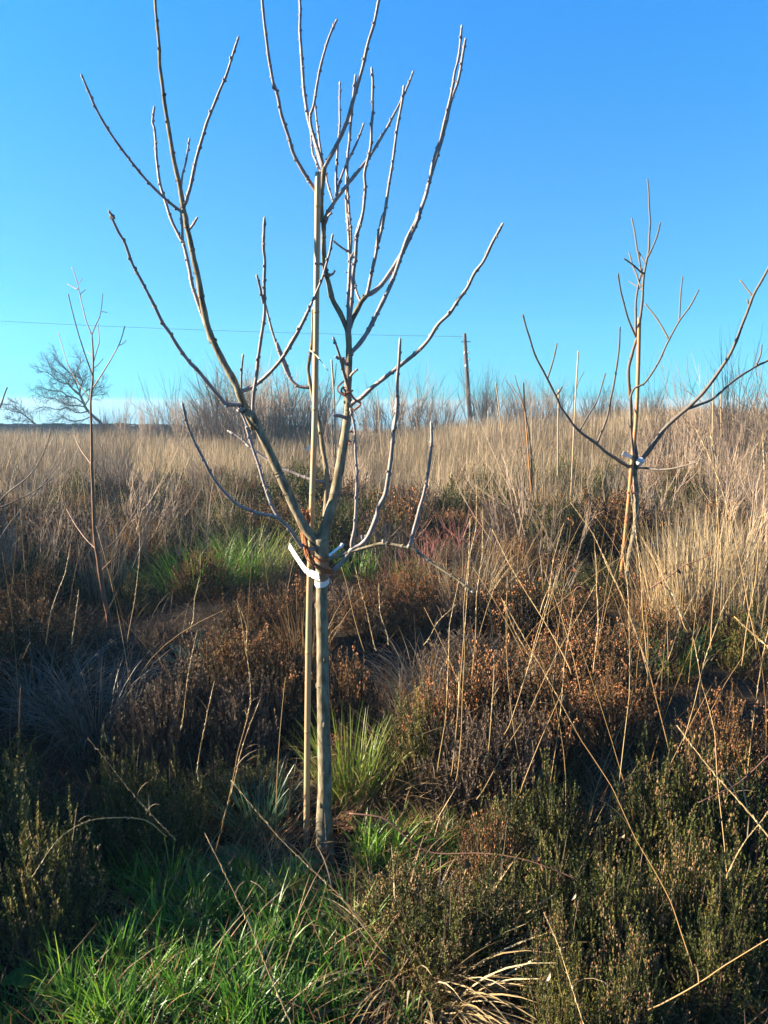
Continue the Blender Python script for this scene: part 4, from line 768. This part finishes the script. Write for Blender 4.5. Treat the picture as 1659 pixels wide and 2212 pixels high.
blades(mb, np.stack([x, y, gz(x, y)], 1), rng.uniform(.5, 1.15, N), .002 + .00022 * y, rng.uniform(0, 6.28, N), rng.uniform(.3, .95, N), rng.normal(0, .4, N), np.clip(.1 + .7 * nn + rng.normal(0, .25, N), 0, 1), 3, tipw=.35)
x, y = fld(30000, 26, 50, 1); N = len(x)
blades(mb, np.stack([x, y, gz(x, y)], 1), rng.uniform(.5, 1.0, N), .011, rng.uniform(0, 6.28, N), np.abs(rng.normal(0, .14, N)), rng.normal(0, .2, N), np.clip(rng.normal(.5, .2, N), 0, 1), 2, tipw=.4)
tag(obj('straw_grass_field', mb, M['straw']), 'sea of dry straw coloured grass filling the field behind the saplings', 'grass', kind='stuff')
# thatch of dead blades on the ground
mb = MB(); x = rng.uniform(-3.2, 3.2, 26000); y = rng.uniform(1.2, 9, 26000); N = len(x); nn = clump_noise(x, y, 2.3); k = rng.random(N) < .25 + .75 * nn; x, y, nn = x[k], y[k], nn[k]; N = len(x)
blades(mb, np.stack([x, y, gz(x, y) + .005], 1), rng.uniform(.12, .38, N), rng.uniform(.002, .005, N), rng.uniform(0, 6.28, N), rng.uniform(.3, 1.35, N), rng.uniform(.1, 1.2, N), np.clip(.05 + .5 * nn * rng.random(N) + rng.normal(.1, .12, N), 0, 1), 4)
x = rng.uniform(-.9, 1.3, 5200); y = rng.uniform(1.7, 3.6, 5200); k = ~((x < -.15) & (y < 2.6)) | (rng.random(len(x)) < .5); x, y = x[k], y[k]; N = len(x)
blades(mb, np.stack([x, y, gz(x, y) + .008], 1), rng.uniform(.08, .3, N), rng.uniform(.0022, .005, N), rng.uniform(0, 6.28, N), rng.uniform(.5, 1.4, N), rng.uniform(.0, 1.0, N), np.clip(rng.normal(.62, .24, N), 0, 1), 4)
tag(obj('dead_grass_thatch', mb, M['dead']), 'tangled brown dead grass matted over the ground between the heather', 'grass', kind='stuff')
# fresh grass
mb = MB()
def gpatch(u, v, su, sv, N, h0, h1, a0=.5, Yh=0.08):
    uu = rng.normal(u, su, N); vv = rng.normal(v, sv, N); X = []; 
    for a, b in zip(uu, vv):
        d = ray(a, min(max(b, 1400), 2500)); s = (CAM[2] - Yh) / -d[2]; X.append(CAM + d * s)
    X = np.array(X); z = gz(X[:, 0], X[:, 1])
    cn = clump_noise(X[:, 0], X[:, 1], 14)
    blades(mb, np.stack([X[:, 0], X[:, 1], z], 1), rng.uniform(h0, h1, N) * (.6 + .6 * cn), rng.uniform(.003, .0075, N), rng.uniform(0, 6.28, N), np.abs(rng.normal(0, .38, N)), rng.uniform(.1, 1.5, N), np.clip(rng.normal(a0, .2, N), 0, 1), 5)
g2 = np.random.default_rng(11)
for i in range(105):
    u, v = [(300, 2040), (430, 1960), (130, 2140), (260, 2190), (640, 2090), (560, 2190), (470, 1890), (600, 1980), (350, 2110), (700, 2150), (200, 2330), (600, 2330)][i % 12]
    gpatch(u + g2.normal(0, 75), v + g2.normal(0, 32), 13, 9, int(g2.uniform(25, 95)), .06, g2.uniform(.10, .26), g2.uniform(.15, .72))
for u, v in ((470, 1850), (520, 1880), (560, 1900), (630, 1900), (300, 1880), (380, 1900), (800, 1790), (850, 1830), (900, 1850), (960, 1800), (790, 1850), (1000, 1840)):
    gpatch(u + g2.normal(0, 12), v + g2.normal(0, 8), 16, 8, 70, .07, g2.uniform(.14, .24), g2.uniform(.45, .85))
gpatch(330, 2080, 190, 90, 900, .05, .16, .4); gpatch(620, 2120, 100, 80, 700, .05, .16, .4); gpatch(690, 1905, 60, 22, 200, .03, .10); gpatch(300, 2330, 300, 80, 1200, .06, .2)
tag(obj('green_grass', mb, M['green']), 'wet bright green grass covering the ground at lower left', 'grass', kind='stuff')

# ------------------------------------------------------------------ single tussocks
def tussock(x, y, N, r, h0, h1, w, m, label, lean=(.1, .5), curve=(.3, 1.4), a0=.5, sa=.2, az=None, name='grass_tussock', group=None):
    z = float(gz(x, y)); mb = MB(); a = rng.uniform(0, 6.28, N) if az is None else rng.normal(az[0], az[1], N); rr = r * np.sqrt(rng.random(N)); aa = a + rng.normal(0, .5, N)
    bx = x + rr * np.cos(aa); by = y + rr * np.sin(aa)
    blades(mb, np.stack([bx, by, gz(bx, by)], 1), rng.uniform(h0, h1, N), rng.uniform(.6, 1.2, N) * w, a, rng.uniform(*lean, N), rng.uniform(*curve, N), np.clip(rng.normal(a0, sa, N), 0, 1), 6)
    return tag(obj(name, mb, M[m], None, (x, y, z)), label, 'grass tussock', group)
def gp(u, v):
    d = ray(u, v); s = CAM[2] / -d[2]; q = CAM + d * s; return q[0], q[1]
tussock(*gp(560, 1800), 170, .07, .15, .34, .006, 'bluegreen', 'blue green grass tuft just left of the front cane foot', (.05, .7), (.1, .8))
tussock(*gp(255, 1870), 120, .06, .15, .30, .005, 'green', 'green tuft under the curved seed head at lower left', (.3, .9), (.2, .9), .6)
tussock(*gp(755, 1745), 210, .09, .26, .46, .0055, 'lime', 'bright yellow green tuft right of the front trunk', (.0, .5), (.1, .7), .45)
tussock(*gp(800, 1730), 190, .10, .26, .46, .0055, 'dead', 'tan collapsed tussock right of the yellow green tuft', (.2, 1.1), (.5, 1.7), .9)
tussock(*gp(900, 1700), 240, .14, .3, .52, .0055, 'dead', 'golden sprawling tussock between front trunk and rusty mound', (.2, 1.1), (.6, 1.8), .85)
tussock(*gp(850, 1790), 120, .08, .14, .28, .005, 'dead', 'brown flattened tussock below the golden sprawling one', (.6, 1.2), (.4, 1.2), .6)
tussock(*gp(935, 1835), 220, .10, .06, .16, .0035, 'lime', 'short lime green fine leaved tuft right of the front trunk', (.1, .7), (.1, .8), .4)
tussock(*gp(860, 1825), 90, .06, .06, .14, .0035, 'green', 'short green tuft by the fallen leaf at the bramble', (.1, .7), (.1, .8), .7)
tussock(*gp(910, 2130), 260, .13, .22, .46, .008, 'pale', 'bleached cream tussock flopping at the bottom edge', (.45, 1.3), (.3, 1.2), .5, .25, (-.3, .9))
tussock(*gp(870, 2110), 80, .06, .2, .38, .008, 'pale', 'bleached upper tussock arching left at the bottom edge', (.4, 1.1), (.6, 1.6), .5, .25, (.3, 1.4))
tussock(*gp(1340, 1880), 80, .08, .18, .34, .008, 'pale', 'straw blades combed flat under the dark gap at right', (.8, 1.3), (.2, .5), .45, .15, (.5, .35))
tussock(*gp(1560, 2110), 40, .07, .2, .42, .007, 'bluegreen', 'sparse bluish blades arching in the dark lower right corner', (.2, .8), (.4, 1.2), .8)
tussock(*gp(810, 2000), 100, .08, .12, .25, .004, 'dead', 'tan dead grass tuft edging the green grass at centre', (.5, 1.2), (.3, 1.2), .8)
tussock(*gp(760, 2060), 70, .05, .15, .28, .004, 'green', 'green tuft with long wet blades at bottom centre', (.2, .7), (.3, 1.2), .7)
tussock(*gp(560, 1860), 80, .1, .1, .2, .004, 'dead', 'golden brown litter tuft left of the cane foot', (.6, 1.3), (.2, .9), .8)
tussock(-1.55, 4.0, 240, .18, .4, .7, .006, 'greystraw', 'arching grey grass tussock in the shade at left', (.1, .6), (.9, 1.9), .55)
tussock(-1.95, 4.3, 200, .16, .4, .7, .006, 'greystraw', 'second arching grey tussock nearer the left edge', (.1, .6), (.9, 1.9), .5)
tussock(-1.15, 4.7, 180, .14, .3, .55, .006, 'bluegreen', 'bluish arching tussock by the red brown sapling foot', (.1, .6), (.9, 1.9), .8)
tussock(.25, 4.6, 260, .22, .4, .7, .005, 'greystraw', 'arching grey tussock in the dark hollow behind the front trunk', (.1, .7), (.9, 1.9), .5)
tussock(.55, 4.3, 200, .18, .35, .65, .005, 'greystraw', 'grey tussock left of the rusty mound peak', (.1, .7), (.9, 1.9), .6)
tussock(.05, 4.1, 160, .15, .3, .55, .005, 'dead', 'brown arching tussock just right behind the front trunk', (.1, .7), (.9, 1.9), .5)
tussock(1.35, 4.4, 90, .12, .3, .5, .006, 'bluegreen', 'bluish grass tuft among crossing stems at right', (.1, .6), (.3, 1.2), .6)
tussock(1.9, 4.9, 90, .12, .3, .5, .006, 'green', 'green grass tuft below the straw clump at right', (.1, .6), (.3, 1.2), .6)
for i, (u, v, Y) in enumerate(((410, 1195, 7.2), (455, 1170, 7.5), (500, 1150, 7.8))):
    p = P(u, v, Y); tussock(p[0], p[1], 240, .36, .4, .7, .007, 'green', ('left', 'middle', 'right')[i] + ' tuft of the bright green grass patch beyond the left low bough', (.1, .8), (.3, 1.4), .7, name='grass_tussock', group='far green tufts')
p = P(540, 1135, 7.9); tussock(p[0], p[1], 240, .3, .5, .85, .008, 'lime', 'yellow green tuft at the end of the far green patch', (.1, .8), (.4, 1.2), .7)
p = P(775, 1150, 8.2); tussock(p[0], p[1], 90, .2, .3, .5, .007, 'green', 'small green tuft seen behind the right limb of the front sapling', (.05, .5), (.1, .8), .5)
p = P(905, 1180, 7.4); tussock(p[0], p[1], 110, .2, .25, .45, .007, 'lime', 'yellow green tuft under the red stemmed shrub', (.05, .6), (.1, .9), .4)
for i, (u, Y, n_, h) in enumerate(((1500, 6.0, 420, .95), (1560, 5.8, 420, .9), (1610, 6.2, 420, .95), (1465, 6.6, 300, .8), (1660, 5.6, 380, .9), (1530, 7.0, 300, .95))):
    p = P(u, 1200, Y); tussock(p[0], p[1], int(n_ * .9), .33, h * .45, h * 1.12, .006, 'straw', 'dense upright pale straw clump right of the right hand sapling', (.0, .28), (-.25, .6), .72, .25, name='straw_clump', group='pale straw clumps at right')
for i in range(46):
    y = rng.uniform(5.0, 11.0); x = rng.uniform(-.55, .55) * y
    if math.hypot(x + 2.1, y - 5.7) < 1.0 or math.hypot(x + 1.4, y - 6.5) < 1.1 or math.hypot(x - 2.2, y - 6.6) < .8: continue
    tussock(x, y, int(rng.uniform(60, 150)), rng.uniform(.1, .3), .3, rng.uniform(.6, .95), .0035 + .0002 * y, rng.choice(['straw', 'straw', 'dead', 'greystraw']), 'dry tussock among the heather in the ' + ('left' if x < 0 else 'right') + ' middle distance', (.0, .35), (-.1, .9), .6, .2, group='dry tussocks of the middle distance')

# ------------------------------------------------------------------ tall single flower stems
def stem(px, Ys, w, label, head=None, group=None, m='stem'):
    L = limb(px, Ys[0], Ys[1] - Ys[0], w * .5, w * .23, .03, .009)
    mb = MB(); tube(mb, L.p, L.r, 6, rng.uniform(.2, .9)); t = tag(obj('flowering_grass', mb, M[m], None, L.p[0], True), label, 'grass stem', group)
    sb = MB(); kk = [int(len(L.p) * q) for q in (rng.uniform(.25, .4), rng.uniform(.45, .65))]
    for q in kk:
        sb = MB(); blades(sb, L.p[q:q + 1], rng.uniform(.06, .16, 1), .0035, rng.uniform(0, 6.28, 1), rng.uniform(.2, .6, 1), rng.uniform(.6, 1.8, 1), rng.random(1), 5); obj('leaf_blade', sb, M['straw'], t, L.p[0])
    if head:
        hb = MB(); n = len(L.p); a = max(0, min(int(n * (1 - head)), n - 16))
        for i in range(a, n - 1):
            for s in range(3):
                T = L.p[i + 1] - L.p[i]; T /= np.linalg.norm(T); blob(hb, L.p[i] + T * rng.uniform(0, .03) + rng.normal(0, L.r[i] * .5, 3), T + rng.normal(0, .22, 3), .016, L.r[i] * rng.uniform(.8, 1.3), rng.random(), 4)
        obj('seed_head', hb, M['pale' if m == 'stem' else 'dead'], t, L.p[0])
    return t
S1 = [
    (pts(c10, (1340, 1540), (1280, 1380), (1200, 1180), (1080, 950), (900, 620), (700, 280), (540, 0), (500, -70)), (1.95, 2.6), 5.5, 'long slanting stem crossing the whole right half from upper left to lower right', .2),
    (pts(c10, (1800, 1130), (1659, 950), (1530, 800), (1400, 660), (1255, 475)), (1.5, 1.7), 8, 'thick pale seed head stem leaning in from the right edge over the green clump', .75),
    (pts(c10, (1800, 320), (1659, 150), (1600, 90), (1545, 30)), (1.5, 1.6), 10, 'thick pale seed head poking in at the right edge, upper one', .9),
    (pts(c10, (870, 1800), (840, 1720), (760, 1460), (670, 1280)), (1.65, 1.85), 5, 'slender brown stem rising from the bottom edge through the front heather', .4),
    (pts(c10, (1140, 1710), (1400, 1570), (1659, 1390), (1800, 1290)), (1.75, 1.6), 8, 'stout golden stem lying across the bottom right corner', None),
    (pts(c11, (1270, 1790), (1160, 1540), (1090, 1370), (980, 1140), (890, 955)), (1.55, 1.75), 7, 'brown seed head stem slanting over the green grass at bottom centre', .75),
    (pts(c11, (1700, 1500), (1500, 1270), (1300, 1070), (1150, 910), (985, 730)), (1.85, 2.1), 6.5, 'brown seed head stem slanting past the front trunk foot', .6),
    (pts(c11, (720, 960), (620, 880), (450, 880), (350, 900), (250, 970), (155, 1110)), (2.3, 2.0), 5, 'curved seed head arching down over the dark hollow at lower left', .55),
    (pts(c11, (760, 980), (560, 780), (440, 630), (370, 545)), (2.3, 2.35), 4, 'thin seed head stem rising from the left tuft toward upper left', .4),
    (pts(c11, (930, 1030), (980, 830), (1030, 600), (1070, 400), (1080, 200), (1055, 0), (1040, -60)), (2.6, 2.75), 4.5, 'tall curved golden stem left of the front cane', .3),
    (pts(c11, (860, 720), (890, 480), (925, 290)), (2.7, 2.8), 3.5, 'short golden stem in front of the left mound', .25), (pts(c11, (960, 900), (1020, 700), (1060, 520), (1112, 350)), (2.6, 2.75), 3.5, 'short leaning stem left of the front cane', .2),
    (pts(c11, (780, 500), (800, 340), (830, 160), (850, 60)), (3.1, 3.2), 3.5, 'fine stem before the grey flank of the left mound', .2),
    (pts(c10, (230, 680), (270, 400), (300, 150), (330, -160)), (2.9, 3.1), 4, 'first of the close upright stems left of the rusty mound', .2), (pts(c10, (290, 700), (330, 300), (350, 0), (370, -420)), (2.9, 3.1), 4.5, 'tallest close upright stem left of the rusty mound', .25), (pts(c10, (310, 720), (345, 250), (358, -50), (400, -560)), (3.0, 3.2), 4.5, 'tall stem standing beside the tallest upright stem', .2), (pts(c10, (380, 300), (400, 50), (430, -250), (440, -440)), (3.4, 3.6), 4, 'upright stem behind the rusty mound', .2),
    (pts(c10, (445, 650), (470, 400), (480, 200), (485, 0), (487, -40)), (2.8, 2.9), 4.5, 'upright stem with seed head in front of the rusty mound peak', .3), (pts(c10, (590, 770), (740, 380), (760, 320)), (2.5, 2.6), 5, 'broken orange stem right of the rusty mound', None), (pts(c10, (520, 520), (600, 290), (690, 0), (740, -160)), (2.9, 3.1), 5, 'golden stem leaning right over the rusty mound', .2), (pts(c10, (400, 800), (540, 580), (700, 250), (830, 10), (900, -130)), (2.7, 3.1), 5, 'long stem leaning right across the rusty mound', .2),
    (pts(c10, (720, 720), (760, 450), (790, 150), (810, -80)), (2.8, 3.0), 4, 'near upright stem right of the rusty mound', .2), (pts(c10, (1010, 800), (1040, 450), (1060, 150), (1050, -100), (1040, -300)), (2.8, 3.1), 4.5, 'upright stem above the dark gap at right', .2), (pts(c10, (1230, 580), (1150, 250), (1050, 0), (960, -260)), (2.9, 3.2), 5, 'stem leaning left over the dark gap', .2), (pts(c10, (1500, 1280), (1480, 1100), (1440, 700), (1380, 300), (1280, 0), (1150, -330)), (2.2, 2.8), 5, 'very long stem leaning left in front of the green clump', .2), (pts(c10, (1480, 1130), (1560, 990), (1659, 870), (1760, 720)), (2.1, 2.2), 5, 'stem leaning right at the right edge below the green clump', .1),
    (pts(c10, (1570, 720), (1600, 500), (1640, 200), (1680, -60)), (2.7, 2.9), 4.5, 'upright stem close to the right edge', .2), (pts(c10, (1280, 600), (1370, 250), (1460, 0), (1540, -200)), (2.9, 3.2), 4.5, 'stem leaning right behind the green clump', .2), (pts(c10, (120, 550), (300, 450), (415, 380)), (2.8, 3.0), 4.5, 'stem lying low and slanting in front of the rusty mound', None),
    (pts(c6, (800, 1700), (740, 1480), (690, 1250), (650, 1110)), (3.2, 3.3), 4, 'golden stem slanting up to the front sapling side branches', None), (pts(c6, (880, 1700), (820, 1450), (770, 1250), (750, 1150)), (3.4, 3.5), 3.5, 'thin stem right of the one slanting to the side branches', .2), (pts(c6, (960, 1650), (930, 1450), (890, 1250)), (3.4, 3.5), 3, 'short thin stem in the hollow right of the front trunk', .2), (pts(c6, (1200, 1659), (1300, 1520), (1415, 1380)), (3.4, 3.5), 4, 'seed head stem slanting right below the drooping bough', .5),
    (pts(c9, (275, 1659), (330, 1400), (380, 1220), (420, 1050)), (4.2, 4.4), 4, 'stem leaning right, left of the red brown sapling', .2), (pts(c9, (430, 1659), (470, 1430), (485, 1330)), (4.0, 4.1), 3.5, 'short stem just left of the red brown sapling foot', .1), (pts(c9, (765, 1640), (800, 1400), (830, 1100), (835, 930)), (4.2, 4.4), 3.5, 'upright stem right of the red brown sapling', .2), (pts(c9, (1145, 1550), (1170, 1380), (1185, 1260)), (3.8, 3.9), 3, 'short stem above the grey flank of the left mound', .2), (pts(c9, (1480, 1700), (1470, 1550), (1440, 1390)), (3.3, 3.3), 5, 'seed head stem on the crown of the left mound', .5),
    (pts(c7, (940, 1659), (860, 1400), (740, 1080), (620, 830), (490, 630)), (3.4, 3.8), 4.5, 'long stem leaning left before the foot of the right hand sapling', .2), (pts(c7, (240, 1570), (160, 1400), (70, 1200)), (3.3, 3.4), 6, 'seed head stem leaning left on the second rusty hump', .7), (pts(c7, (480, 1650), (360, 1400), (180, 1100), (0, 770)), (3.2, 3.7), 4.5, 'long stem leaning left above the rusty mound', .2), (pts(c7, (210, 1640), (300, 1300), (380, 950), (430, 740)), (3.4, 3.8), 5, 'long stem leaning right above the rusty mound', .2), (pts(c7, (610, 1640), (640, 1300), (630, 1050), (600, 900)), (3.5, 3.7), 4, 'slightly curved stem left of the right hand sapling foot', .2), (pts(c7, (930, 1560), (910, 1200), (880, 850), (855, 560)), (3.6, 3.9), 4, 'tall stem crossing the trunk of the right hand sapling', .2), (pts(c7, (1180, 1400), (1110, 1200), (1000, 1000), (900, 830)), (3.6, 3.9), 4, 'stem leaning left, right of the right hand sapling foot', .4), (pts(c7, (1320, 1500), (1345, 1000), (1350, 500), (1320, 150)), (3.4, 3.8), 4.5, 'tall stem rising through the pale straw clumps', .2), (pts(c7, (1060, 1560), (1130, 1350), (1220, 1150), (1310, 950)), (3.5, 3.8), 4.5, 'stem leaning right in front of the pale straw clumps', .2), (pts(c7, (1500, 1600), (1540, 1300), (1600, 1000), (1640, 600), (1630, 200)), (3.2, 3.5), 4.5, 'tallest stem at the right edge over the pale straw', .3), (pts(c7, (1590, 1500), (1520, 1100), (1430, 700), (1330, 400), (1220, 160)), (3.3, 3.8), 4.5, 'long stem leaning left over the pale straw clumps', .25)]
for px, Ys, w, lb, hd in S1: stem(px, Ys, w, lb, hd)
for i in range(60):
    y = rng.uniform(2.7, 6.5); right = rng.random() < .8; x = rng.uniform(.12, .56) * y if right else rng.uniform(-.52, -.1) * y
    h = rng.uniform(.7, 1.25); a = rng.uniform(0, 6.28); ln = abs(rng.normal(0, .26)); z = float(gz(x, y)); k = np.linspace(0, 1, 9)
    bend = rng.normal(0, .3)
    p = np.stack([x + h * np.sin(ln) * np.cos(a) * k + bend * k ** 2 * np.cos(a), y + h * np.sin(ln) * np.sin(a) * k + bend * k ** 2 * np.sin(a), z + h * np.cos(ln) * k], 1)
    mb = MB(); tube(mb, p, np.linspace(.0019, .0007, 9), 5, rng.random()); hb = None
    t = tag(obj('flowering_grass', mb, M['stem'], None, p[0], True), 'thin golden flower stem among the heather on the ' + ('right' if right else 'left') + ' side', 'grass stem', 'thin golden flower stems')

# ------------------------------------------------------------------ small things on the ground
def leaf(name, c, size, az, tilt, m, label, cat, lobes=3, curl=.4, group=None, wide=1.0):
    n = 9; s = np.linspace(0, 1, n); w = (np.sin(np.pi * s) ** .7 * .33 + .06 * np.sin(s * np.pi * 2 * lobes)) * np.clip(s * 6, 0, 1) * np.clip((1 - s) * 6, .05, 1) * wide + .01
    X = np.concatenate([s - .5] * 3); Yv = np.concatenate([-w, 0 * w, w]); Z = curl * (np.concatenate([s - .5] * 3) ** 2) + np.concatenate([.12 * curl + 0 * w, 0 * w, .12 * curl + 0 * w]) + rng.normal(0, .02, 3 * n)
    p = np.stack([X, Yv, Z], 1) * size; ct, st = math.cos(tilt), math.sin(tilt); p = np.stack([p[:, 0] * ct - p[:, 2] * st, p[:, 1], p[:, 0] * st + p[:, 2] * ct], 1)
    ca, sa = math.cos(az), math.sin(az); p = np.stack([p[:, 0] * ca - p[:, 1] * sa, p[:, 0] * sa + p[:, 1] * ca, p[:, 2]], 1) + c
    j = np.arange(n - 1); Fq = np.concatenate([np.stack([j + k * n, j + 1 + k * n, j + 1 + (k + 1) * n, j + (k + 1) * n], 1) for k in range(2)])
    mb = MB(); mb.add(p, Fq, rng.uniform(.3, .8)); mb.add(p + np.array([0, 0, .0012]), Fq, .5)
    return tag(obj(name, mb, M[m], None, c, True), label, cat, group)
def gpt(u, v, lift=.03):
    x, y = gp(u, v); return np.array([x, y, float(gz(x, y)) + lift])
for u, v, s, a, tl, lb in ((738, 1788, .13, .3, .35, 'large curled brown oak leaf against the right of the front trunk foot'), (752, 1800, .11, 1.2, .2, 'second brown oak leaf lying right of the front trunk foot'), (693, 1858, .09, .1, .3, 'curled brown leaf just below the front trunk foot'), (666, 1866, .06, 2, .6, 'small brown leaf fragment left below the front trunk foot'), (590, 1815, .12, .1, .15, 'flat tan leaf left of the front cane foot'), (572, 1800, .1, 1.8, .4, 'upturned tan leaf farther left of the front cane foot'), (800, 1965, .1, .8, .5, 'orange brown leaf at the edge of the green grass'), (790, 2010, .1, 2.2, .4, 'hanging brown leaf below the orange brown one')):
    leaf('fallen_leaf', gpt(u, v, .035), s, a, tl, 'oakleaf', lb, 'leaf')
for u, v, Y, s, a, lb in ((1345, 1810, 2.2, .04, .3, 'small pale leaf under the dark gap at right'), (1188, 2113, 1.75, .05, 1.0, 'pale leaf near the bottom edge right of centre'), (1242, 1940, 1.95, .04, .8, 'pale torn leaf lodged in the front heather')):
    leaf('pale_leaf', P(u, v, Y), s * .55, .4, a, 'fleck', lb, 'leaf', 0, .9, wide=.4)
# fresh rosettes of leaves under the grass
def rosette(u, v, n, s, label):
    c = gpt(u, v, .02); t = thing('leafy_weed', label, 'plant', c)
    for i in range(n):
        a = i * 2.4 + rng.uniform(-.3, .3); d = np.array([math.cos(a), math.sin(a), .5]) * s * .55
        mb = MB(); k = 7; q = np.linspace(0, 1, k); w = (np.sin(np.pi * q) ** .6) * .3 * s * (1 + .25 * np.sin(q * 25)) + .002
        ax = np.stack([math.cos(a) * q, math.sin(a) * q, .55 * q - .5 * q ** 2], 1) * s; sd = np.array([-math.sin(a), math.cos(a), 0])
        V = np.concatenate([ax - sd * w[:, None] + [0, 0, .006], ax, ax + sd * w[:, None] + [0, 0, .006]]) + c; j = np.arange(k - 1)
        mb.add(V, np.concatenate([np.stack([j + m * k, j + 1 + m * k, j + 1 + (m + 1) * k, j + (m + 1) * k], 1) for m in range(2)]), rng.random()); obj('leaf', mb, M['dockleaf'], t, smooth=True)
rosette(390, 1870, 9, .13, 'broad leaved green weed at the back of the green grass'); rosette(655, 1880, 12, .07, 'small bright leafy weed below the front trunk'); rosette(500, 1860, 8, .12, 'broad leaved weed left of the white ground label'); rosette(100, 2110, 7, .14, 'glossy broad leaved weed in the lower left corner'); rosette(620, 1990, 10, .05, 'tiny leafy weed below the white ground label')
# white label lying on the ground
c = gpt(588, 1918, .06); t = thing('ground_label', 'wet white label with dark marks lying in the grass below the trunk', 'label', c)
mb = MB(); e1 = P(606, 1911, c[1] + .04) ; e0 = P(572, 1926, c[1] - .01); flat_strip(mb, e0, e1, .016, .0008); obj('label_face', mb, M['wet_label'], t)
mb = MB(); flat_strip(mb, P(552, 1952, c[1] - .05), P(573, 1929, c[1] - .01), .007, .0008); obj('label_tail', mb, M['wet_label'], t)
mb = MB(); ax = (e1 - e0) / np.linalg.norm(e1 - e0); sd2 = np.cross((e0 - CAM) / np.linalg.norm(e0 - CAM), ax); sd2 /= np.linalg.norm(sd2); nn_ = np.cross(ax, sd2); nn_ = nn_ * (-np.sign(np.dot(nn_, e0 - CAM)))
def mark(q): tube(mb, [e0 + ax * a * .06 + sd2 * b * .03 + nn_ * .0012 for a, b in q], .0011, 4)
for q in ([(.2, .25), (.2, -.1)], [(.2, .2), (.3, .25)], [(.15, .05), (.28, .05)], [(.38, .1), (.45, .15), (.5, .05), (.44, -.05), (.38, .1)], [(.6, .15), (.6, -.1)], [(.6, .1), (.7, .15)], [(.8, .25), (.82, -.1)], [(.85, .1), (.95, .12)]): mark(q)
obj('lettering', mb, M['ink'], t)
# bramble canes with withered leaves
def bramble(px, Y0, Y1, w, label, lv):
    L = limb(px, Y0, Y1 - Y0, w, w * .6, .02, .004); t = thing('bramble_cane', label, 'bramble', L.p[0]); mb = MB(); tube(mb, L.p, L.r, 6)
    for i in range(3, len(L.p) - 1, 2): blob(mb, L.p[i] + rng.normal(0, 1, 3) * L.r[i] * .6, rng.normal(0, 1, 3), .008, .0012, .5, 4)
    obj('thorny_stem', mb, M['bramble'], t, smooth=True)
    for u, v, s in lv:
        k = int(np.argmin([np.hypot(u - (829.5 + F * np.dot(p - CAM, RT) / np.dot(p - CAM, FWD)), v - (1106 - F * np.dot(p - CAM, UP) / np.dot(p - CAM, FWD))) for p in L.p])); c = P(u, v, L.p[k][1])
        lf = leaf('withered_leaf', c, s * .6, rng.uniform(0, 6), rng.uniform(.3, 1.2), 'oakleaf', None, None, 1, .6); lf.parent = t; lf.location = c - WORLD[t]
bramble(pts(c10, (-150, 860), (0, 880), (100, 960), (200, 1030), (350, 1045), (500, 1050), (650, 1075), (850, 1145)), 2.45, 2.2, 4.5, 'dark bramble cane with withered leaves arching right of the trunk foot', [(*c10(95, 950), .06), (*c10(360, 1085), .06), (*c10(655, 1055), .05), (*c10(680, 1100), .04)])
bramble(pts(c10, (1780, 500), (1659, 620), (1530, 720), (1360, 810)), 2.4, 2.3, 4.5, 'red brown bramble cane reaching in from the right edge', [(*c10(1560, 690), .05), (*c10(1620, 700), .05)])
bramble(pts(c7, (960, 1130), (1050, 1070), (1150, 1000), (1250, 960), (1310, 930)), 5.2, 5.0, 4, 'dark bramble spray right of the right hand sapling foot', [(*c7(1040, 1050), .08), (*c7(1120, 1030), .08), (*c7(1300, 930), .06), (*c7(1010, 1100), .08), (*c7(1180, 1000), .06)])
bramble(pts(c7, (480, 1250), (500, 1150), (530, 1120), (580, 1150), (590, 1180)), 5.0, 4.9, 4, 'red withered dock spray left of the right hand sapling foot', [(*c7(490, 1030), .1), (*c7(520, 1130), .1), (*c7(575, 1150), .1), (*c7(480, 1200), .1)])

# ------------------------------------------------------------------ thin blue air volume added to stand in for veiling lens glare
def build_haze(density):
    mb = MB(); x0, x1, y0, y1, z0, z1 = -140, 140, -70, 110, -3, 14
    V = [(x, y, z) for x in (x0, x1) for y in (y0, y1) for z in (z0, z1)]
    mb.add(V, np.array([[0, 1, 3, 2], [4, 6, 7, 5], [0, 4, 5, 1], [2, 3, 7, 6], [0, 2, 6, 4], [1, 5, 7, 3]]), .5)
    m = bpy.data.materials.new('glare_haze'); m.use_nodes = True; n = m.node_tree.nodes; n.remove(n['Principled BSDF'])
    v = n.new('ShaderNodeVolumePrincipled'); v.inputs['Color'].default_value = (.42, .70, 1, 1); v.inputs['Density'].default_value = density; v.inputs['Anisotropy'].default_value = .2
    m.node_tree.links.new(v.outputs[0], n['Material Output'].inputs['Volume'])
    tag(obj('glare_haze', mb, m), kind='stuff')
HAZE = 0.001
if HAZE: build_haze(HAZE)
